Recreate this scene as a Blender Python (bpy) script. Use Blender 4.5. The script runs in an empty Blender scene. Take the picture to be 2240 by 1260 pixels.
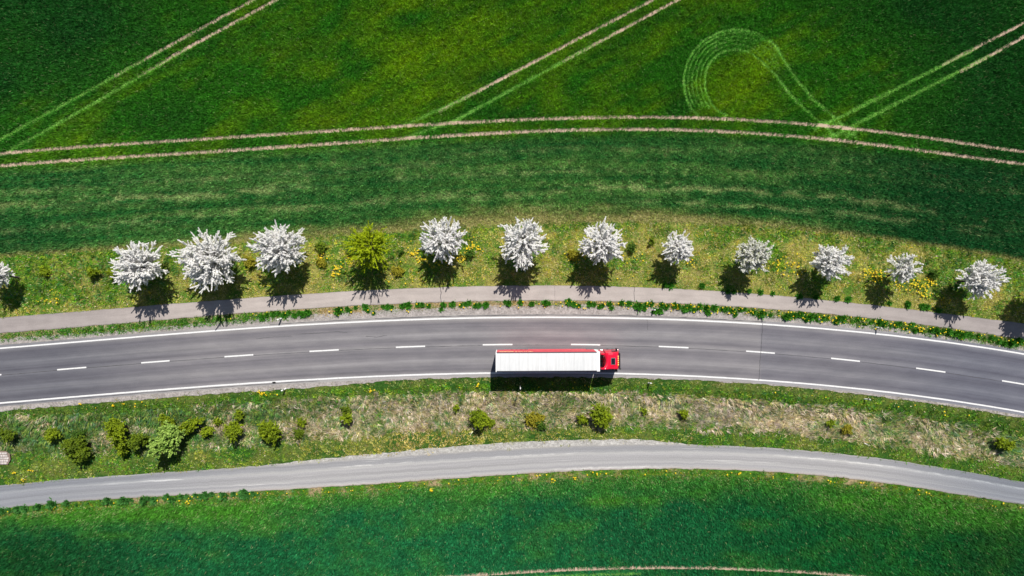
import bpy, bmesh, math, random
import numpy as np
from mathutils import Vector, Matrix

R = math.radians
random.seed(7)
rng = np.random.default_rng(7)
scene = bpy.context.scene
COL = scene.collection

# ------------------------------------------------------------------ camera, sky, sun, exposure
H = 75.0            # drone height in metres, looking straight down
S = 15.8            # photo pixels per metre on the ground
cam_d = bpy.data.cameras.new("camera")
cam_d.sensor_width = 36.0
cam_d.lens = 36.0 * H * S / 2240.0
cam_d.clip_start = 0.5
cam_d.clip_end = 9000.0
cam = bpy.data.objects.new("camera", cam_d)
cam.location = (0, 0, H)
cam.rotation_euler = (0, 0, 0)
COL.objects.link(cam)
scene.camera = cam

SUN_DIR = Vector((-.214, -.834, -1.0)).normalized()      # the way the light travels
SUN_EL = math.asin(-SUN_DIR.z)
world = bpy.data.worlds.new("World")
scene.world = world
world.use_nodes = True
wn = world.node_tree.nodes
sky = wn.new("ShaderNodeTexSky")
sky.sky_type = 'NISHITA'
sky.sun_disc = False
sky.sun_elevation = SUN_EL
sky.sun_rotation = math.atan2(-SUN_DIR.x, -SUN_DIR.y)
wn["Background"].inputs[1].default_value = 0.05
world.node_tree.links.new(sky.outputs[0], wn["Background"].inputs[0])

sun_d = bpy.data.lights.new("sun", 'SUN')
sun_d.energy = 5.0
sun_d.angle = R(0.5)
sun_d.color = (1.0, 0.955, 0.89)
sun = bpy.data.objects.new("sun", sun_d)
sun.rotation_euler = SUN_DIR.to_track_quat('-Z', 'Y').to_euler()
sun.location = (40, 120, 150)
COL.objects.link(sun)

scene.view_settings.view_transform = 'Standard'
scene.view_settings.look = 'None'
scene.view_settings.exposure = 0.4
scene.view_settings.gamma = 1.0
scene.render.engine = 'CYCLES'
scene.cycles.max_bounces = 7
scene.cycles.diffuse_bounces = 5
scene.cycles.transmission_bounces = 5

# ------------------------------------------------------------------ helpers
def tag(o, label=None, cat=None, group=None, kind=None):
    if label: o["label"] = label
    if cat: o["category"] = cat
    if group: o["group"] = group
    if kind: o["kind"] = kind
    return o

def empty(name, loc, label, cat, group=None, rz=0.0, sc=1.0):
    o = bpy.data.objects.new(name, None)
    o.empty_display_size = 0.3
    o.location = loc
    o.rotation_euler = (0, 0, rz)
    o.scale = (sc, sc, sc)
    COL.objects.link(o)
    return tag(o, label, cat, group)

def link(name, me, parent=None):
    o = bpy.data.objects.new(name, me)
    COL.objects.link(o)
    if parent: o.parent = parent
    return o

def np_mesh(name, verts, faces, mat, col=None, uv=None, smooth=False):
    """faces: (n,3) or (n,4) int array; col: (nverts,3); uv: (nverts,2)"""
    me = bpy.data.meshes.new(name)
    verts = np.ascontiguousarray(verts, dtype=np.float32)
    faces = np.ascontiguousarray(faces, dtype=np.int32)
    nv, (nf, k) = len(verts), faces.shape
    me.vertices.add(nv)
    me.vertices.foreach_set("co", verts.ravel())
    me.loops.add(nf * k)
    me.loops.foreach_set("vertex_index", faces.ravel())
    me.polygons.add(nf)
    me.polygons.foreach_set("loop_start", np.arange(0, nf * k, k, dtype=np.int32))
    if smooth:
        me.polygons.foreach_set("use_smooth", np.ones(nf, dtype=bool))
    if col is not None:
        a = me.color_attributes.new("Col", 'FLOAT_COLOR', 'POINT')
        c = np.ones((nv, 4), dtype=np.float32)
        c[:, :3] = col
        a.data.foreach_set("color", c.ravel())
    if uv is not None:
        l = me.uv_layers.new(name="UVMap")
        l.data.foreach_set("uv", np.ascontiguousarray(uv, dtype=np.float32)[faces.ravel()].ravel())
    me.update(calc_edges=True)
    if mat: me.materials.append(mat)
    return me

def hash2(ix, iy, seed):
    h = (ix.astype(np.int64) * 374761393 + iy.astype(np.int64) * 668265263 + seed * 144665) & 0xffffffff
    h = ((h ^ (h >> 13)) * 1274126177) & 0xffffffff
    h = h ^ (h >> 16)
    return (h & 0xffff) / 65535.0

def vn(x, y, seed=0):
    x = np.asarray(x, dtype=np.float64); y = np.asarray(y, dtype=np.float64)
    ix, iy = np.floor(x), np.floor(y)
    fx, fy = x - ix, y - iy
    fx = fx * fx * (3 - 2 * fx); fy = fy * fy * (3 - 2 * fy)
    ix = ix.astype(np.int64); iy = iy.astype(np.int64)
    a = hash2(ix, iy, seed); b = hash2(ix + 1, iy, seed)
    c = hash2(ix, iy + 1, seed); d = hash2(ix + 1, iy + 1, seed)
    return (a * (1 - fx) + b * fx) * (1 - fy) + (c * (1 - fx) + d * fx) * fy

def fbm(x, y, seed=0, octv=4):
    t, amp, n = 0.0, 1.0, 0.0
    for i in range(octv):
        t = t + amp * vn(x * 2 ** i + 17.3 * i, y * 2 ** i + 5.1 * i, seed + i)
        n += amp; amp *= 0.55
    return t / n

def sstep(a, b, x):
    t = np.clip((x - a) / (b - a), 0, 1)
    return t * t * (3 - 2 * t)

def mixc(a, b, t):
    t = np.asarray(t)[..., None]
    return np.asarray(a) * (1 - t) + np.asarray(b) * t

# ------------------------------------------------------------------ plan of the place
# The site plan is drawn in units of 1/15.8 m (x to the east, y to the south, camera nadir at 1120, 630).
def X(px): return (np.asarray(px, dtype=float) - 1120.0) / S
def Y(py): return (630.0 - np.asarray(py, dtype=float)) / S

class Curve:
    def __init__(self, pts, deg=5):
        p = np.array(pts, dtype=float)
        self.c = np.polyfit((p[:, 0] - 1120) / 1000, p[:, 1], min(deg, len(p) - 1))
        self.d = np.polyder(self.c)
        self.lo, self.hi = max(-40.0, p[:, 0].min() - 40), min(2280.0, p[:, 0].max() + 40)
    def __call__(self, x):
        x = np.asarray(x, dtype=float)
        xc = np.clip(x, self.lo, self.hi)
        t = (xc - 1120) / 1000
        return np.polyval(self.c, t) + np.polyval(self.d, t) * (x - xc) / 1000

c_roadU = Curve([(0,762),(280,738),(560,717.5),(840,703),(1120,692.5),(1260,693.5),(1400,698),(1680,710.6),(1840,723),(1960,734),(2165,762),(2240,775)])
c_roadL = Curve([(0,881.7),(280,858.7),(560,837),(810,823.7),(935,820),(1040,816.6),(1260,814.8),(1445,820),(1680,833.4),(1855,847),(1980,863),(2240,902)])
c_mid = Curve([(0,820),(157,805.5),(340,792),(522,778),(709,767),(898,759),(1089,753.4),(1281,752.8),(1473,760),(1663,770.5),(1849,787),(2036,809),(2216,837)])
c_pathU = Curve([(0,695),(280,672),(560,650.7),(840,633.7),(965,628),(1120,624),(1250,625),(1400,628.5),(1680,645.7),(1960,672.5),(2206,703),(2240,708)])
c_pathL = Curve([(0,728.7),(280,706),(560,682.5),(840,666),(1120,657.8),(1400,660.5),(1680,675.5),(1960,702.5),(2200,737),(2240,743)])
c_stripL = Curve([(0,747),(280,727),(560,703),(840,687),(1120,672),(1400,677),(1680,695),(1960,724),(2240,766)])
c_trackU = Curve([(0,1062),(280,1040),(560,1017),(840,1003),(1120,982),(1400,971),(1680,981.5),(1960,1007),(2240,1055)])
c_trackL = Curve([(0,1116),(280,1089),(560,1075),(840,1056),(1120,1039.5),(1400,1024.5),(1680,1033),(1960,1060),(2240,1104)])
c_fieldU = Curve([(0,563),(280,549),(450,535),(560,524),(840,512),(1120,494),(1400,489),(1680,496),(1800,507),(1960,530),(2100,552),(2240,572)])
c_strawU = Curve([(0,912),(280,903),(560,885),(840,868),(1120,864),(1400,868),(1680,882),(1960,915),(2240,960)])
c_strawL = Curve([(0,985),(280,985),(560,968),(840,943),(1120,935),(1400,928),(1680,940),(1960,972),(2240,1018)])
c_tramA = Curve([(0,336),(400,307),(800,280),(1120,263),(1330,258),(1520,257),(1640,262),(1840,278.6),(2040,304),(2240,332)])
c_tramB = Curve([(0,363),(400,335.7),(800,308),(1120,290),(1330,284),(1500,283),(1640,290),(1840,309),(2040,332),(2240,359)])
c_tramC = Curve([(700,1281),(989,1260),(1175,1250),(1240,1246),(1407,1242),(1547,1241),(1690,1246),(1851,1259),(2240,1298)], 4)

# wheel marks through the crop, as polylines: (points, width, kind)
POLY, PSTR = [], []
def poly(pts, w, kind, k=1.0): POLY.append((np.array(pts, dtype=float), w, kind)); PSTR.append(k)
poly([(-190,409),(0,305),(150,223),(400,84)], 7, 'lush'); poly([(250,167),(334,120),(555,-1),(900,-190)], 6.2, 'soil', 2.0)
poly([(10,336),(60,308),(230,212),(470,72)], 7, 'lush'); poly([(300,167),(389,116),(605,-1),(950,-188)], 6.2, 'soil', 2.0)
poly([(860,282),(898,268),(1000,222),(1200,120)], 7, 'lush'); poly([(960,245),(1105,168),(1429,-1),(1790,-190)], 6.2, 'soil', 2.0)
poly([(880,303),(995,264),(1256,121),(1390,49)], 7, 'lush'); poly([(1230,135),(1484,-1),(1830,-186)], 6.2, 'soil', 2.0)
poly([(1780,283),(1843,253),(2118,114),(2140,102)], 8, 'lush'); poly([(2060,142),(2240,50),(2430,-50)], 6.2, 'soil', 2.0)
poly([(1800,308),(1868,273),(2172,118),(2190,108)], 8, 'lush'); poly([(2100,158),(2240,80),(2430,-24)], 6.2, 'soil', 2.0)
outer = [(1875,304),(1829,259),(1779,218),(1743,175),(1718,138),(1697,98),(1654,70),(1611,63),(1576,69),(1540,87),(1515,114),(1501,143),(1495,175),(1499,207),(1508,232),(1526,252)]
inner = [(1830,300),(1793,267),(1761,239),(1726,203),(1697,164),(1668,136),(1640,113),(1608,107),(1583,112),(1564,124),(1552,137),(1543,157),(1541,189),(1550,218),(1565,239),(1590,252)]
def smooth(pts, n=120):
    p = np.array(pts, dtype=float)
    d = np.r_[0, np.cumsum(np.hypot(*np.diff(p, axis=0).T))]
    t = np.linspace(0, d[-1], n)
    q = np.c_[np.interp(t, d, p[:, 0]), np.interp(t, d, p[:, 1])]
    for _ in range(3):
        q[1:-1] = (q[:-2] + 2 * q[1:-1] + q[2:]) / 4
    return q
so, si = smooth(outer), smooth(inner)
poly(so[:56], 6.2, 'lush', 1.6); poly(si[:56], 6.2, 'lush', 1.6); poly(so[48:], 5.2, 'lush', 1.3); poly(si[48:], 5.0, 'lush', 1.3)
for f in (0.17, 0.36, 0.55, 0.76):
    m = so * (1 - f) + si * f
    poly(m[48 if f < .4 else 44:114], 3.2, 'lush', 1.1)
poly([(1790,262),(1880,282),(1850,300)], 6, 'lush', .7); poly([(1805,296),(1870,292)], 7, 'lush', .7)
poly(np.c_[np.linspace(1000,1400,30), c_tramC(np.linspace(1000,1400,30)) + 12], 5, 'lush')
XS = np.arange(-200, 2450, 8.0)
poly(np.c_[XS, c_tramA(XS)], 6.8, 'soil'); poly(np.c_[XS, c_tramB(XS)], 7.2, 'soil')
poly(np.c_[XS, c_tramC(XS)], 6.0, 'soil')

# distance masks of the wheel marks on a grid of the plan (2 cells per unit)
GX0, GY0, GW, GH = -220, -220, 2680, 1700
def dist_mask(kind):
    m = np.zeros((GH * 2, GW * 2), dtype=np.float32)
    for (pts, w, k), ks in zip(POLY, PSTR):
        if k != kind: continue
        d = np.r_[0, np.cumsum(np.hypot(*np.diff(pts, axis=0).T))]
        t = np.arange(0, d[-1], 0.8)
        xs, ys = np.interp(t, d, pts[:, 0]), np.interp(t, d, pts[:, 1])
        wv = w * (0.8 + 0.4 * vn(t / 25, t * 0, 3))
        cx, cy = ((xs - GX0) * 2).astype(int), ((ys - GY0) * 2).astype(int)
        r = int(w) + 1
        for dx in range(-r, r + 1):
            for dy in range(-r, r + 1):
                dd = math.hypot(dx, dy) / 2
                val = ((1 if kind == 'soil' and ks < 2 else sstep(0, 1, (t - 20) / 130 + 1.1 * (vn(t / 14, t * 0 + w, 8) - .5)) if kind == 'soil' else ks * (.55 + .75 * vn(t / 40, t * 0 + w, 5))) * np.clip((wv / 2 + 0.7 - dd) / 1.4, 0, 1)).clip(0, 1).astype(np.float32)
                xx, yy = cx + dx, cy + dy
                ok = (xx >= 0) & (yy >= 0) & (xx < GW * 2) & (yy < GH * 2) & (val > 0)
                np.maximum.at(m, (yy[ok], xx[ok]), val[ok])
    return m
M_soil, M_lush = dist_mask('soil'), dist_mask('lush')
def look(m, px, py):
    ix = np.clip(((px - GX0) * 2).astype(int), 0, GW * 2 - 1)
    iy = np.clip(((py - GY0) * 2).astype(int), 0, GH * 2 - 1)
    return m[iy, ix]

def z_ground(px, py):
    z = np.full(np.shape(px), -0.05)
    a, b = c_roadL(px) + 24, c_trackU(px) - 22
    t = np.clip((py - a) / np.maximum(b - a, 1), 0, 1)
    z = z - 0.55 * np.sin(np.pi * t) ** 2
    a, b = c_fieldU(px) + 6, c_pathU(px) - 5
    t = np.clip((py - a) / np.maximum(b - a, 1), 0, 1)
    z = z + np.sin(np.pi * t) * (0.12 + 0.18 * (fbm(px / 60, py / 60, 71, 2) - .5))
    return z

# ------------------------------------------------------------------ materials
def new_mat(name, rough=0.8, spec=0.25):
    m = bpy.data.materials.new(name)
    m.use_nodes = True
    nt = m.node_tree
    b = nt.nodes["Principled BSDF"]
    b.inputs["Roughness"].default_value = rough
    b.inputs["Specular IOR Level"].default_value = spec
    return m, nt, b

def N(nt, t, **kw):
    n = nt.nodes.new(t)
    for k, v in kw.items(): setattr(n, k, v)
    return n

def noise(nt, vec, scale, detail=4, rough=0.6):
    n = N(nt, "ShaderNodeTexNoise")
    n.inputs["Scale"].default_value = scale
    n.inputs["Detail"].default_value = detail
    n.inputs["Roughness"].default_value = rough
    if vec is not None: nt.links.new(vec, n.inputs["Vector"])
    return n.outputs["Fac"]

def ramp(nt, fac, stops, interp='LINEAR'):
    r = N(nt, "ShaderNodeValToRGB")
    r.color_ramp.interpolation = interp
    el = r.color_ramp.elements
    while len(el) < len(stops): el.new(0.5)
    for e, (p, c) in zip(el, stops):
        e.position = p
        e.color = (*c, 1) if len(c) == 3 else c
    nt.links.new(fac, r.inputs[0])
    return r.outputs[0]

def mix(nt, a, b, fac, mode='MIX'):
    m = N(nt, "ShaderNodeMix", data_type='RGBA', blend_type=mode)
    for s, v in ((0, fac), (6, a), (7, b)):
        if hasattr(v, "is_output"): nt.links.new(v, m.inputs[s])
        else: m.inputs[s].default_value = (*v, 1) if isinstance(v, tuple) and len(v) == 3 else v
    return m.outputs[2]

def gray(v): return (v, v, v)

def mat_plain(name, col, rough=0.5, spec=0.4, vary=0.12, scale=3.0, metal=0.0, coat=0.0):
    m, nt, b = new_mat(name, rough, spec)
    co = N(nt, "ShaderNodeTexCoord").outputs["Object"]
    f = noise(nt, co, scale, 3)
    lo = tuple(c * (1 - vary) for c in col); hi = tuple(min(1, c * (1 + vary)) for c in col)
    nt.links.new(ramp(nt, f, [(0.3, lo), (0.7, hi)]), b.inputs["Base Color"])
    b.inputs["Metallic"].default_value = metal
    b.inputs["Coat Weight"].default_value = coat
    b.inputs["Coat Roughness"].default_value = 0.08
    return m

def mat_leaf(name, trans=0.3, rough=0.65, spec=0.25):
    """colour of each leaf or blade comes with its mesh; part of the light passes through it"""
    m, nt, b = new_mat(name, rough, spec)
    a = N(nt, "ShaderNodeAttribute", attribute_name="Col")
    nt.links.new(a.outputs["Color"], b.inputs["Base Color"])
    t = N(nt, "ShaderNodeBsdfTranslucent")
    nt.links.new(a.outputs["Color"], t.inputs["Color"])
    ms = N(nt, "ShaderNodeMixShader")
    ms.inputs[0].default_value = trans
    nt.links.new(b.outputs[0], ms.inputs[1]); nt.links.new(t.outputs[0], ms.inputs[2])
    nt.links.new(ms.outputs[0], nt.nodes["Material Output"].inputs["Surface"])
    return m

def mat_ground():
    m, nt, b = new_mat("ground_soil_and_grass", 0.95, 0.1)
    a = N(nt, "ShaderNodeAttribute", attribute_name="Col").outputs["Color"]
    co = N(nt, "ShaderNodeTexCoord").outputs["Object"]
    f = noise(nt, co, 3.2, 6, 0.7)
    c = mix(nt, a, ramp(nt, f, [(0.3, gray(.45)), (0.7, gray(1.6))]), 1.0, 'MULTIPLY')
    nt.links.new(c, b.inputs["Base Color"])
    bp = N(nt, "ShaderNodeBump"); bp.inputs["Strength"].default_value = 0.7; bp.inputs["Distance"].default_value = 0.15
    nt.links.new(f, bp.inputs["Height"]); nt.links.new(bp.outputs[0], b.inputs["Normal"])
    return m

def uvnode(nt): return N(nt, "ShaderNodeUVMap", uv_map="UVMap").outputs[0]
def mapping(nt, vec, sc):
    m = N(nt, "ShaderNodeMapping"); m.inputs["Scale"].default_value = sc
    nt.links.new(vec, m.inputs["Vector"]); return m.outputs[0]
def sep(nt, vec):
    s = N(nt, "ShaderNodeSeparateXYZ"); nt.links.new(vec, s.inputs[0]); return s.outputs
def maprange(nt, v, a, b, lo=0.0, hi=1.0, smooth=True):
    m = N(nt, "ShaderNodeMapRange", interpolation_type='SMOOTHSTEP' if smooth else 'LINEAR')
    nt.links.new(v, m.inputs[0])
    for i, q in ((1, a), (2, b), (3, lo), (4, hi)): m.inputs[i].default_value = q
    return m.outputs[0]

def mat_road():
    """uv: x = metres east along the road, y = 0 at the north edge to 1 at the south edge"""
    m, nt, b = new_mat("worn_asphalt", 0.85, 0.25)
    uv = uvnode(nt); s = sep(nt, uv)
    # traffic-polished wheel paths: tone bands across the carriageway
    w = N(nt, "ShaderNodeMath", operation='ADD'); nt.links.new(s[1], w.inputs[0])
    wob = maprange(nt, noise(nt, mapping(nt, uv, (0.05, 1, 1)), 1.0, 2), 0, 1, -0.012, 0.012, False)
    nt.links.new(wob, w.inputs[1])
    d, l, k = (.132, .126, .139), (.208, .201, .208), (.166, .160, .171)
    bands = ramp(nt, w.outputs[0], [(0.0, (.28, .27, .26)), (0.07, (.235,.225,.225)), (0.14, d), (0.24, k), (0.30, l), (0.37, k), (0.42, d), (0.49, l), (0.53, k), (0.60, d), (0.68, k), (0.735, l), (0.80, k), (0.87, d), (0.94, l), (1.0, (.30, .29, .28))])
    st = noise(nt, mapping(nt, uv, (0.03, 22, 1)), 1.0, 4)
    c = mix(nt, bands, ramp(nt, st, [(0.3, gray(.86)), (0.7, gray(1.14))]), 1.0, 'MULTIPLY')
    # another batch of asphalt east of the transverse joint, then a bluish vignette painted in towards both ends
    e = maprange(nt, s[0], 34.2, 34.6)
    c = mix(nt, c, mix(nt, c, (.84, .855, .90), 1.0, 'MULTIPLY'), e)
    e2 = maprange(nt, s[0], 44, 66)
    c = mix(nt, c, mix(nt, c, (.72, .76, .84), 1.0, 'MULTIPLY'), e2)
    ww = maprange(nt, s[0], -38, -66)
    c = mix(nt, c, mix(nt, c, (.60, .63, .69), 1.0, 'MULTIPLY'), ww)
    co = N(nt, "ShaderNodeTexCoord").outputs["Object"]
    big = noise(nt, mapping(nt, co, (.5, 1.6, 1)), 0.5, 6, .65)
    c = mix(nt, c, ramp(nt, big, [(0.3, (.85, .85, .87)), (0.7, (1.12, 1.11, 1.10))]), 1.0, 'MULTIPLY')
    gr = noise(nt, co, 9.0, 4, 0.8)
    c = mix(nt, c, ramp(nt, gr, [(0.25, gray(.80)), (0.75, gray(1.22))]), 1.0, 'MULTIPLY')
    nt.links.new(c, b.inputs["Base Color"])
    return m

def mat_path():
    m, nt, b = new_mat("pale_path_asphalt", 0.9, 0.2)
    uv = uvnode(nt); s = sep(nt, uv)
    co = N(nt, "ShaderNodeTexCoord").outputs["Object"]
    f = noise(nt, co, 0.5, 5)
    c = ramp(nt, f, [(0.3, (.335, .295, .275)), (0.7, (.395, .350, .325))])
    ed = ramp(nt, s[1], [(0.0, gray(.72)), (0.06, gray(.97)), (0.5, gray(1.0)), (0.9, gray(1.02)), (1.0, gray(.80))])
    c = mix(nt, c, ed, 1.0, 'MULTIPLY')
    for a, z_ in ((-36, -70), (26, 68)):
        c = mix(nt, c, mix(nt, c, (.74, .75, .78), 1.0, 'MULTIPLY'), maprange(nt, s[0], a, z_))  # lens falloff painted into the path colour towards its ends
    g = noise(nt, co, 8.0, 4, 0.8)
    c = mix(nt, c, ramp(nt, g, [(0.25, gray(.84)), (0.75, gray(1.14))]), 1.0, 'MULTIPLY')
    st = noise(nt, mapping(nt, uv, (0.2, 3, 1)), 1.0, 4)
    c = mix(nt, c, ramp(nt, st, [(0.35, gray(.90)), (0.6, gray(1.04))]), 1.0, 'MULTIPLY')
    nt.links.new(c, b.inputs["Base Color"])
    return m

def mat_track():
    m, nt, b = new_mat("compacted_gravel", 0.95, 0.15)
    uv = uvnode(nt); s = sep(nt, uv)
    co = N(nt, "ShaderNodeTexCoord").outputs["Object"]
    c = ramp(nt, s[1], [(0.0, (.30,.29,.28)), (0.08, (.235,.235,.245)), (0.22, (.25,.25,.26)), (0.33, (.36,.355,.35)), (0.40, (.31,.305,.31)), (0.58, (.275,.27,.275)), (0.72, (.33,.325,.325)), (0.80, (.275,.27,.28)), (0.92, (.35,.34,.335)), (1.0, (.30,.26,.23))])
    st = noise(nt, mapping(nt, uv, (0.035, 14, 1)), 1.0, 5, 0.65)
    c = mix(nt, c, ramp(nt, st, [(0.3, gray(.86)), (0.7, gray(1.12))]), 1.0, 'MULTIPLY')
    # chalky white drag marks
    dr = noise(nt, mapping(nt, uv, (0.11, 30, 1)), 1.0, 6, 0.75)
    ms = noise(nt, mapping(nt, uv, (0.045, 5, 1)), 1.0, 2)
    dm = N(nt, "ShaderNodeMath", operation='MULTIPLY')
    nt.links.new(maprange(nt, dr, 0.46, 0.58), dm.inputs[0]); nt.links.new(maprange(nt, ms, 0.60, 0.72), dm.inputs[1])
    c = mix(nt, c, (.66, .65, .63), dm.outputs[0])
    def band(v0, v1, x0, x1, f):
        v = N(nt, "ShaderNodeMath", operation='MULTIPLY'); h_ = N(nt, "ShaderNodeMath", operation='MULTIPLY')
        g_ = N(nt, "ShaderNodeMath", operation='MULTIPLY'); m_ = N(nt, "ShaderNodeMath", operation='MULTIPLY')
        e_ = (v1 - v0) * .45
        nt.links.new(maprange(nt, s[1], v0, v0 + e_), v.inputs[0]); nt.links.new(maprange(nt, s[1], v1, v1 - e_), v.inputs[1])
        nt.links.new(maprange(nt, s[0], x0, x0 + 6), h_.inputs[0]); nt.links.new(maprange(nt, s[0], x1, x1 - 6), h_.inputs[1])
        nt.links.new(v.outputs[0], g_.inputs[0]); nt.links.new(h_.outputs[0], g_.inputs[1])
        rg = noise(nt, mapping(nt, uv, (0.6, 9, 1)), 1.0, 6, 0.75)
        nt.links.new(g_.outputs[0], m_.inputs[0]); nt.links.new(maprange(nt, rg, 0.38, 0.64, 0, f * .75), m_.inputs[1])
        return m_.outputs[0]
    for q in ((.24, .36, 34, 90, .85), (.22, .31, -26, -12, .9), (.24, .33, -6, 12, .7), (.84, .99, 3, 24, .85), (.88, .98, -28, -18, .5), (.22, .30, 22, 30, .6)):
        c = mix(nt, c, (.62, .61, .59), band(*q))
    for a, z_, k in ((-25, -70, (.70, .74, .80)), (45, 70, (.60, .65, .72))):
        c = mix(nt, c, mix(nt, c, k, 1.0, 'MULTIPLY'), maprange(nt, s[0], a, z_))  # track ends painted darker and bluer as lens falloff
    g = noise(nt, co, 7.0, 5, 0.85)
    c = mix(nt, c, ramp(nt, g, [(0.25, gray(.72)), (0.75, gray(1.28))]), 1.0, 'MULTIPLY')
    nt.links.new(c, b.inputs["Base Color"])
    bp = N(nt, "ShaderNodeBump"); bp.inputs["Strength"].default_value = 0.25; bp.inputs["Distance"].default_value = 0.03
    nt.links.new(g, bp.inputs["Height"]); nt.links.new(bp.outputs[0], b.inputs["Normal"])
    return m

def mat_gravel(name, lo, hi, dark):
    m, nt, b = new_mat(name, 0.95, 0.15)
    co = N(nt, "ShaderNodeTexCoord").outputs["Object"]
    f = noise(nt, co, 1.1, 6, 0.75)
    c = ramp(nt, f, [(0.3, lo), (0.65, hi)])
    v = N(nt, "ShaderNodeTexVoronoi"); v.inputs["Scale"].default_value = 5.5
    nt.links.new(co, v.inputs["Vector"])
    c = mix(nt, c, ramp(nt, v.outputs["Color"], [(0.1, gray(.62)), (0.9, gray(1.35))]), 0.55, 'MULTIPLY')
    k = noise(nt, co, 3.3, 5, 0.8)
    c = mix(nt, c, dark, ramp(nt, k, [(0.56, gray(0)), (0.66, gray(.8))]))
    nt.links.new(c, b.inputs["Base Color"])
    bp = N(nt, "ShaderNodeBump"); bp.inputs["Strength"].default_value = 0.5; bp.inputs["Distance"].default_value = 0.05
    nt.links.new(v.outputs["Distance"], bp.inputs["Height"]); nt.links.new(bp.outputs[0], b.inputs["Normal"])
    return m

def mat_line():
    m, nt, b = new_mat("road_marking_paint", 0.7, 0.3)
    co = N(nt, "ShaderNodeTexCoord").outputs["Object"]
    g = noise(nt, co, 5.0, 5, 0.8)
    nt.links.new(ramp(nt, g, [(0.28, (.40, .40, .41)), (0.42, (.58, .58, .58)), (0.6, (.68, .68, .68))]), b.inputs["Base Color"])
    return m

def mat_soil():
    m, nt, b = new_mat("bare_pinkish_soil", 0.95, 0.1)
    co = N(nt, "ShaderNodeTexCoord").outputs["Object"]
    g = noise(nt, co, 2.6, 6, 0.75)
    nt.links.new(ramp(nt, g, [(0.3, (.36, .26, .195)), (0.7, (.50, .375, .29))]), b.inputs["Base Color"])
    bp = N(nt, "ShaderNodeBump"); bp.inputs["Strength"].default_value = 0.5; bp.inputs["Distance"].default_value = 0.06
    nt.links.new(g, bp.inputs["Height"]); nt.links.new(bp.outputs[0], b.inputs["Normal"])
    return m

M_ground, M_road, M_path, M_track, M_line, M_soilm = mat_ground(), mat_road(), mat_path(), mat_track(), mat_line(), mat_soil()
M_gravel = mat_gravel("roadside_grit", (.21, .19, .18), (.37, .34, .325), (.13, .11, .10))
M_chips = mat_gravel("pale_track_gravel", (.25, .24, .225), (.43, .42, .40), (.16, .14, .11))
M_seal = mat_plain("bitumen_seal", (.055, .053, .058), 0.6, 0.3, 0.3)
M_crop = mat_leaf("crop_blades", 0.28)
M_grass = mat_leaf("verge_grass_blades", 0.25)
M_leaf = mat_leaf("shrub_leaves", 0.30)
M_blossom = mat_leaf("white_blossom_petals", 0.48, 0.8, 0.1)
M_bark = mat_plain("bark", (.075, .062, .055), 0.9, 0.1, 0.35, 8)

# ------------------------------------------------------------------ ground, one sheet to the horizon
YELLOW = [(1010,90,110,60,.8),(950,165,120,55,.8),(690,150,90,60,.6),(590,245,130,45,.5),(770,250,120,40,.6),(1640,190,60,60,1.3),(1570,215,50,40,1.0),(1860,110,110,60,.55),(1250,240,110,40,.6),(330,190,80,60,.45),(1420,70,90,60,.3),(1720,230,90,30,.4),(1110,40,90,40,.6),(520,90,90,60,.25),(850,110,90,70,.5)]
DARK = [(110,20,330,170,1.15),(390,255,110,40,.5),(2150,110,230,170,1.1),(1900,30,200,60,.6),(2230,300,170,100,1.1),(-60,200,120,160,.7),(1130,250,60,18,.5),(1480,220,40,50,.4),(700,225,80,30,.35)]  # dark crop patches, plus lens vignetting painted into the crop colour at the corners
def blobs(px, py, lst):
    t = 0.0
    for x, y, rx, ry, a in lst:
        t = t + a * np.exp(-(((px - x) / rx) ** 2 + ((py - y) / ry) ** 2))
    return t

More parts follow.
